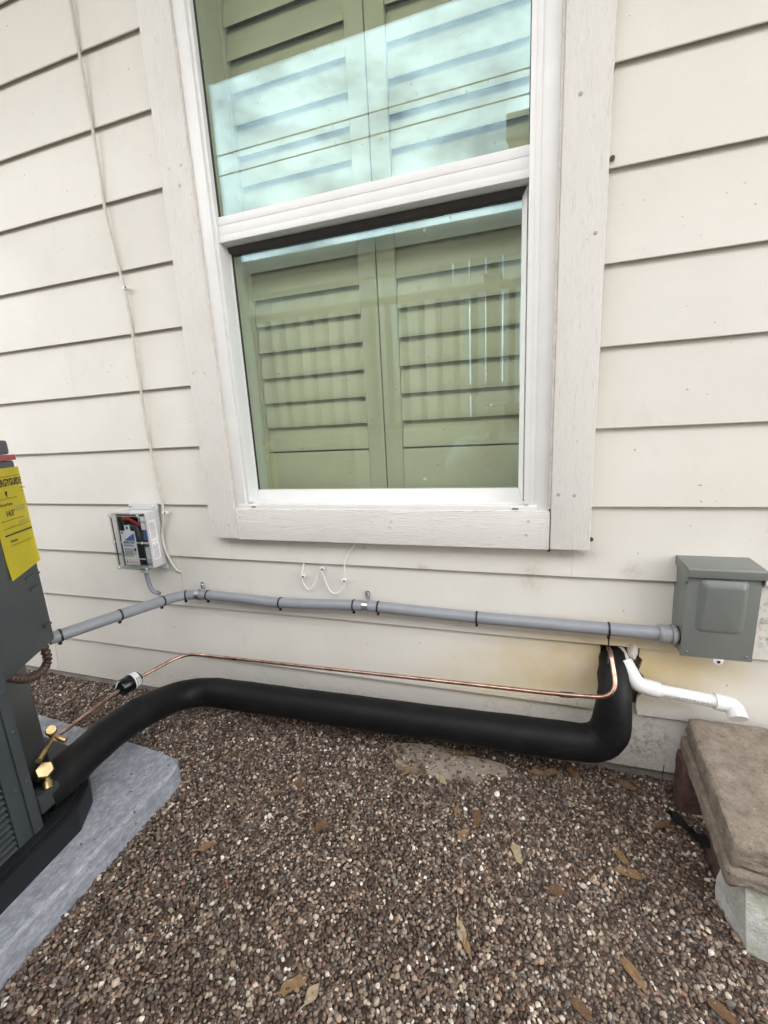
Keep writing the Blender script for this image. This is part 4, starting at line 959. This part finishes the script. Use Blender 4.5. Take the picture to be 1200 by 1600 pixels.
leaf(.345, -.145, .044, .018, .2, 'leaf_brown', 'reddish brown leaf beside the black scrap under the step', 0, .5)
leaf(-.545, -.245, .040, .018, .2, 'leaf_brown', 'dull brown leaf on the gravel in front of the left pipe run')
leaf(-.79, -.195, .024, .018, .2, 'leaf_brown', 'round grey-brown leaf between pad corner and pipe bend')
# black fabric scrap below the step
bm = bmesh.new(); gr = {}
for i in range(9):
    for j in range(5): gr[i, j] = bm.verts.new((.362+.010*i, -.118-.010*i+.012*(j-2), .004+.030*math.sin(j*.9+.4)*(.6+.4*math.sin(i*1.3))))
for i in range(8):
    for j in range(4): bm.faces.new((gr[i, j], gr[i+1, j], gr[i+1, j+1], gr[i, j+1]))
bmesh.ops.solidify(bm, geom=list(bm.faces), thickness=.0012)
tag(link('fabric_scrap', bm_mesh(bm, True, 60), M['fabric']), 'crumpled black landscape fabric poking out under the step', 'fabric')

# ------------------------------------------------------------------ across the side yard: seen as reflections in the panes
fence = tag(empty('wood_fence', (-1.5, -2.62, 0)), 'tall weathered board fence across the side yard, mirrored in the glass', 'fence')
gaps = {8: .016, 9: .016, 10: .016, 11: .016}
x = -6.0; FD = -2.60; k_ = 0
bx = [-.48, -.345, -.215, -.083]
edges = sorted([-.083-.1315*i for i in range(-14, 46)])
for x0, x1 in zip(edges, edges[1:]):
    g = .0035
    if any(abs(x1-e) < .02 for e in (-.083, -.2145, -.346, -.4775)): g = .010
    zt = 2.30+random.uniform(-.004, .004); yy = FD-.02+random.uniform(-.004, .004)
    box('fence_board', x0+.001, x1-g, yy-.018, yy, -.05, zt, M['fence'], fence, 0)
for z in (.35, 1.15, 1.95): box('fence_rail', -6.0, 1.75, FD-.085, FD-.047, z, z+.088, M['fence'], fence, .002)
box('top_trim', -6.0, 1.75, FD-.016, FD+.006, 2.19, 2.30, M['capwood'], fence, .002)
box('cap_rail', -6.0, 1.75, FD-.09, FD+.05, 2.302, 2.345, M['capwood'], fence, .003)
box('cap_rail', -6.0, 1.75, FD-.11, FD+.085, 2.347, 2.455, M['capwood'], fence, .003)
rl = tag(empty('railing', (-1.5, -2.10, .2)), 'dark railing with square balusters and a ball post, mirrored in the glass', 'railing')
box('top_rail', -6.0, 1.9, -2.125, -2.075, 1.815, 1.860, M['rail'], rl, .004); box('bottom_rail', -6.0, 1.9, -2.12, -2.08, .90, .945, M['rail'], rl, .004)
xb = -5.9
while xb < 1.8:
    if abs(xb+.14) > .07: box('baluster', xb-.022, xb+.022, -2.115, -2.085, .9455, 1.8145, M['rail'], rl, .002)
    xb += .128
for px in (-3.4, -.14, 1.85):
    pp = box('post', px-.045, px+.045, -2.145, -2.055, -.05, 1.885, M['rail'], rl, .004)
    box('post_cap', px-.062, px+.062, -2.162, -2.038, 1.8855, 1.905, M['rail'], pp, .004)
    turned('ball', (px, -2.10, 1.903), (px, -2.10, 9), [(0, .020), (.014, .016), (.018, .022), (.028, .034), (.050, .040), (.072, .034), (.084, .020), (.088, .004)], M['rail'], pp, 20)
box('skirt_board', -6.0, 1.9, -2.118, -2.092, .02, .88, M['fence'], rl, .003)
# the neighbour's roof corner and two wires
nb = tag(empty('neighbour_house', (2.2, -7.5, 0)), 'neighbouring house whose dark gutter corner is mirrored at the upper pane edge', 'house')
box('wall', .55, 6.0, -9.5, -6.6, 0, 4.75, M['nwall'], nb, .005)
box('eave', -.10, 6.4, -6.62, -6.12, 4.752, 4.83, M['ngutter'], nb, .004); box('eave', .50, 6.4, -9.9, -6.622, 4.752, 4.83, M['ngutter'], nb, .004)
box('gutter', -.13, 6.4, -6.117, -6.00, 4.78, 5.08, M['ngutter'], nb, .01)
prism('roof', [(-9.95, 4.835), (-6.12, 4.835), (-8.0, 5.55)], .48, 6.4, M['nroof'], nb, 0, 'x')
for z, y, lb in ((6.84, -8.0, 'upper overhead wire mirrored in the upper pane'), (6.46, -8.0, 'lower overhead wire mirrored in the upper pane')):
    tag(tube('overhead_wire', [(-40+2*i, y, z-.10*math.cos((i-20)/20*1.5)+.10) for i in range(41)], .013, M['wire'], None, 6), lb, 'wire')

# twig leaning on the lowest board
tag(tube('twig', smoothpath([(.372, -.030, -.004), (.374, -.022, .020), (.379, -.012, .050)], 4), [.0011]*9, M['bark'], None, 5), 'thin dark twig standing against the lowest board near the step', 'twig')

# ------------------------------------------------------------------ the photographer, crouching: a faint figure in the glass
def skin_mesh(V, E, r, root=0, sub=2):
    me = bpy.data.meshes.new('m'); me.from_pydata([tuple(v) for v in V], E, []); o = bpy.data.objects.new('m', me); COL.objects.link(o)
    sm_ = o.modifiers.new('s', 'SKIN'); sm_.use_smooth_shade = True
    for i, q in enumerate(me.skin_vertices[0].data): q.radius = (r[i], r[i]); q.use_root = (i == root)
    sb2 = o.modifiers.new('d', 'SUBSURF'); sb2.levels = sub; sb2.render_levels = sub
    bpy.context.view_layer.update()
    out = bpy.data.meshes.new_from_object(o.evaluated_get(bpy.context.evaluated_depsgraph_get())); bpy.data.objects.remove(o); bpy.data.meshes.remove(me)
    for p in out.polygons: p.use_smooth = True
    return out
V, E, RR = [], [], []
def vtx(p, r, par=None):
    V.append(Vector(p)); RR.append(r)
    if par is not None: E.append((par, len(V)-1))
    return len(V)-1
OX, OY = -.13, -1.50
pel = vtx((OX, OY-.12, .36), .125); wai = vtx((OX, OY-.09, .50), .125, pel); che = vtx((OX, OY-.02, .68), .140, wai); nk0 = vtx((OX, OY+.03, .82), .075, che)
nk1 = vtx((OX+.01, OY+.055, .88), .052, nk0); hd0 = vtx((OX+.015, OY+.085, .945), .070, nk1); hd1 = vtx((OX+.02, OY+.085, 1.01), .088, hd0); hd2 = vtx((OX+.02, OY+.075, 1.06), .072, hd1)
nos = vtx((OX+.022, OY+.178, .985), .014, hd1)
hands = []
for sgn, hx in ((1, .052), (-1, -.062)):
    sh = vtx((OX+sgn*.175, OY+.01, .775), .062, che); elb = vtx((OX+sgn*.215, OY+.19, .640), .044, sh); wr = vtx((hx+sgn*.028, OY+.355, .855), .028, elb)
    pm_ = vtx((hx+sgn*.020, OY+.375, .905), .026, wr); hands.append((pm_, sgn, hx))
    for q in range(4):
        z0 = .925+.018*q; a_ = vtx((hx+sgn*.018, OY+.392, z0-.004), .0092, pm_); b_ = vtx((hx+sgn*.004, OY+.394, z0+.002), .0086, a_); vtx((hx-sgn*.010, OY+.391, z0+.003-.003*abs(q-1.4)), .0075, b_)
    t1 = vtx((hx+sgn*.012, OY+.352, .905), .0105, pm_); vtx((hx-sgn*.006, OY+.352, .925), .0088, t1)
legs = []
for sgn in (1, -1):
    hp = vtx((OX+sgn*.095, OY-.09, .34), .095, pel); kn = vtx((OX+sgn*.200, OY+.20, .47), .062, hp); an = vtx((OX+sgn*.165, OY+.02, .085), .042, kn); hl = vtx((OX+sgn*.165, OY+.00, .045), .042, an); to = vtx((OX+sgn*.185, OY+.19, .035), .034, hl); legs.append((hp, kn, an))
body = skin_mesh(V, E, RR, pel, 2)
person = link('person', body, M['skin']); tag(person, 'person crouching in a pale shirt and cap, mirrored faintly in the lower pane', 'person')
def garment(name, chains, extra, mat):
    v2, e2, r2, idx = [], [], [], {}
    for ch in chains:
        prev = None
        for i in ch:
            if i not in idx: idx[i] = len(v2); v2.append(V[i]); r2.append(RR[i]+extra)
            if prev is not None and (idx[prev], idx[i]) not in e2: e2.append((idx[prev], idx[i]))
            prev = i
    return link(name, skin_mesh(v2, e2, r2, 0, 2), mat, person)
arms = [[che]+[i for i in range(len(V)) if False] for _ in hands]
def chain_to(i):
    par = {b: a for a, b in E}; out = [i]
    while out[-1] in par: out.append(par[out[-1]])
    return out[::-1]
garment('shirt', [[pel, wai, che, nk0]]+[[che]+chain_to(h_[0])[chain_to(h_[0]).index(che)+1:-1] for h_ in hands], .012, M['shirt'])
garment('trousers', [[wai, pel]]+[[pel, *lg] for lg in legs], .013, M['trousers'])
for sgn in (1, -1):
    bm = bmesh.new(); bmesh.ops.create_uvsphere(bm, u_segments=16, v_segments=10, radius=1)
    for v in bm.verts: v.co = Vector((OX+sgn*.177+.048*v.co.x, OY+.095+.145*v.co.y, .045+.05*v.co.z-(.012 if v.co.y > .3 else 0)))
    link('boot', bm_mesh(bm, True), M['shoe'], person)
    bm = bmesh.new(); bmesh.ops.create_uvsphere(bm, u_segments=10, v_segments=8, radius=.011)
    for v in bm.verts: v.co += Vector((OX+.02+sgn*.032, OY+.158, 1.005))
    link('eye', bm_mesh(bm, True), M['paper'], person)
    bm = bmesh.new(); bmesh.ops.create_uvsphere(bm, u_segments=10, v_segments=8, radius=1)
    for v in bm.verts: v.co = Vector((OX+.02+sgn*(.090+.010*v.co.x), OY+.075+.018*v.co.y, .985+.030*v.co.z))
    link('ear', bm_mesh(bm, True), M['skin'], person)
bm = bmesh.new(); bmesh.ops.create_uvsphere(bm, u_segments=20, v_segments=12, radius=1); bmesh.ops.bisect_plane(bm, geom=list(bm.verts)+list(bm.edges)+list(bm.faces), plane_co=(0, 0, 0), plane_no=(0, 0, -1), clear_outer=True)
for v in bm.verts: v.co = Vector((OX+.02+.102*v.co.x, OY+.072+.112*v.co.y, 1.035+.092*v.co.z))
ring = [(OX+.02+.085*math.cos(R(a)), OY+.15+.085*math.sin(R(a))) for a in range(0, 181, 15)]
lo = [bm.verts.new((x, y, 1.030-.02*max(0, (y-OY-.15)/.085))) for x, y in ring]; hi = [bm.verts.new((v.co.x, v.co.y, v.co.z+.004)) for v in lo]
bm.faces.new(lo[::-1]); bm.faces.new(hi)
for i in range(len(lo)): bm.faces.new((lo[i], lo[(i+1) % len(lo)], hi[(i+1) % len(lo)], hi[i]))
link('cap', bm_mesh(bm, True, 50), M['cap'], person)
bm = bmesh.new(); add_box(bm, -.041, .036, -1.1130, -1.1050, .868, 1.010, .0035)
tag(link('smartphone', bm_mesh(bm, True, 40), M['phone']), 'black smartphone held up by the crouching person', 'phone')
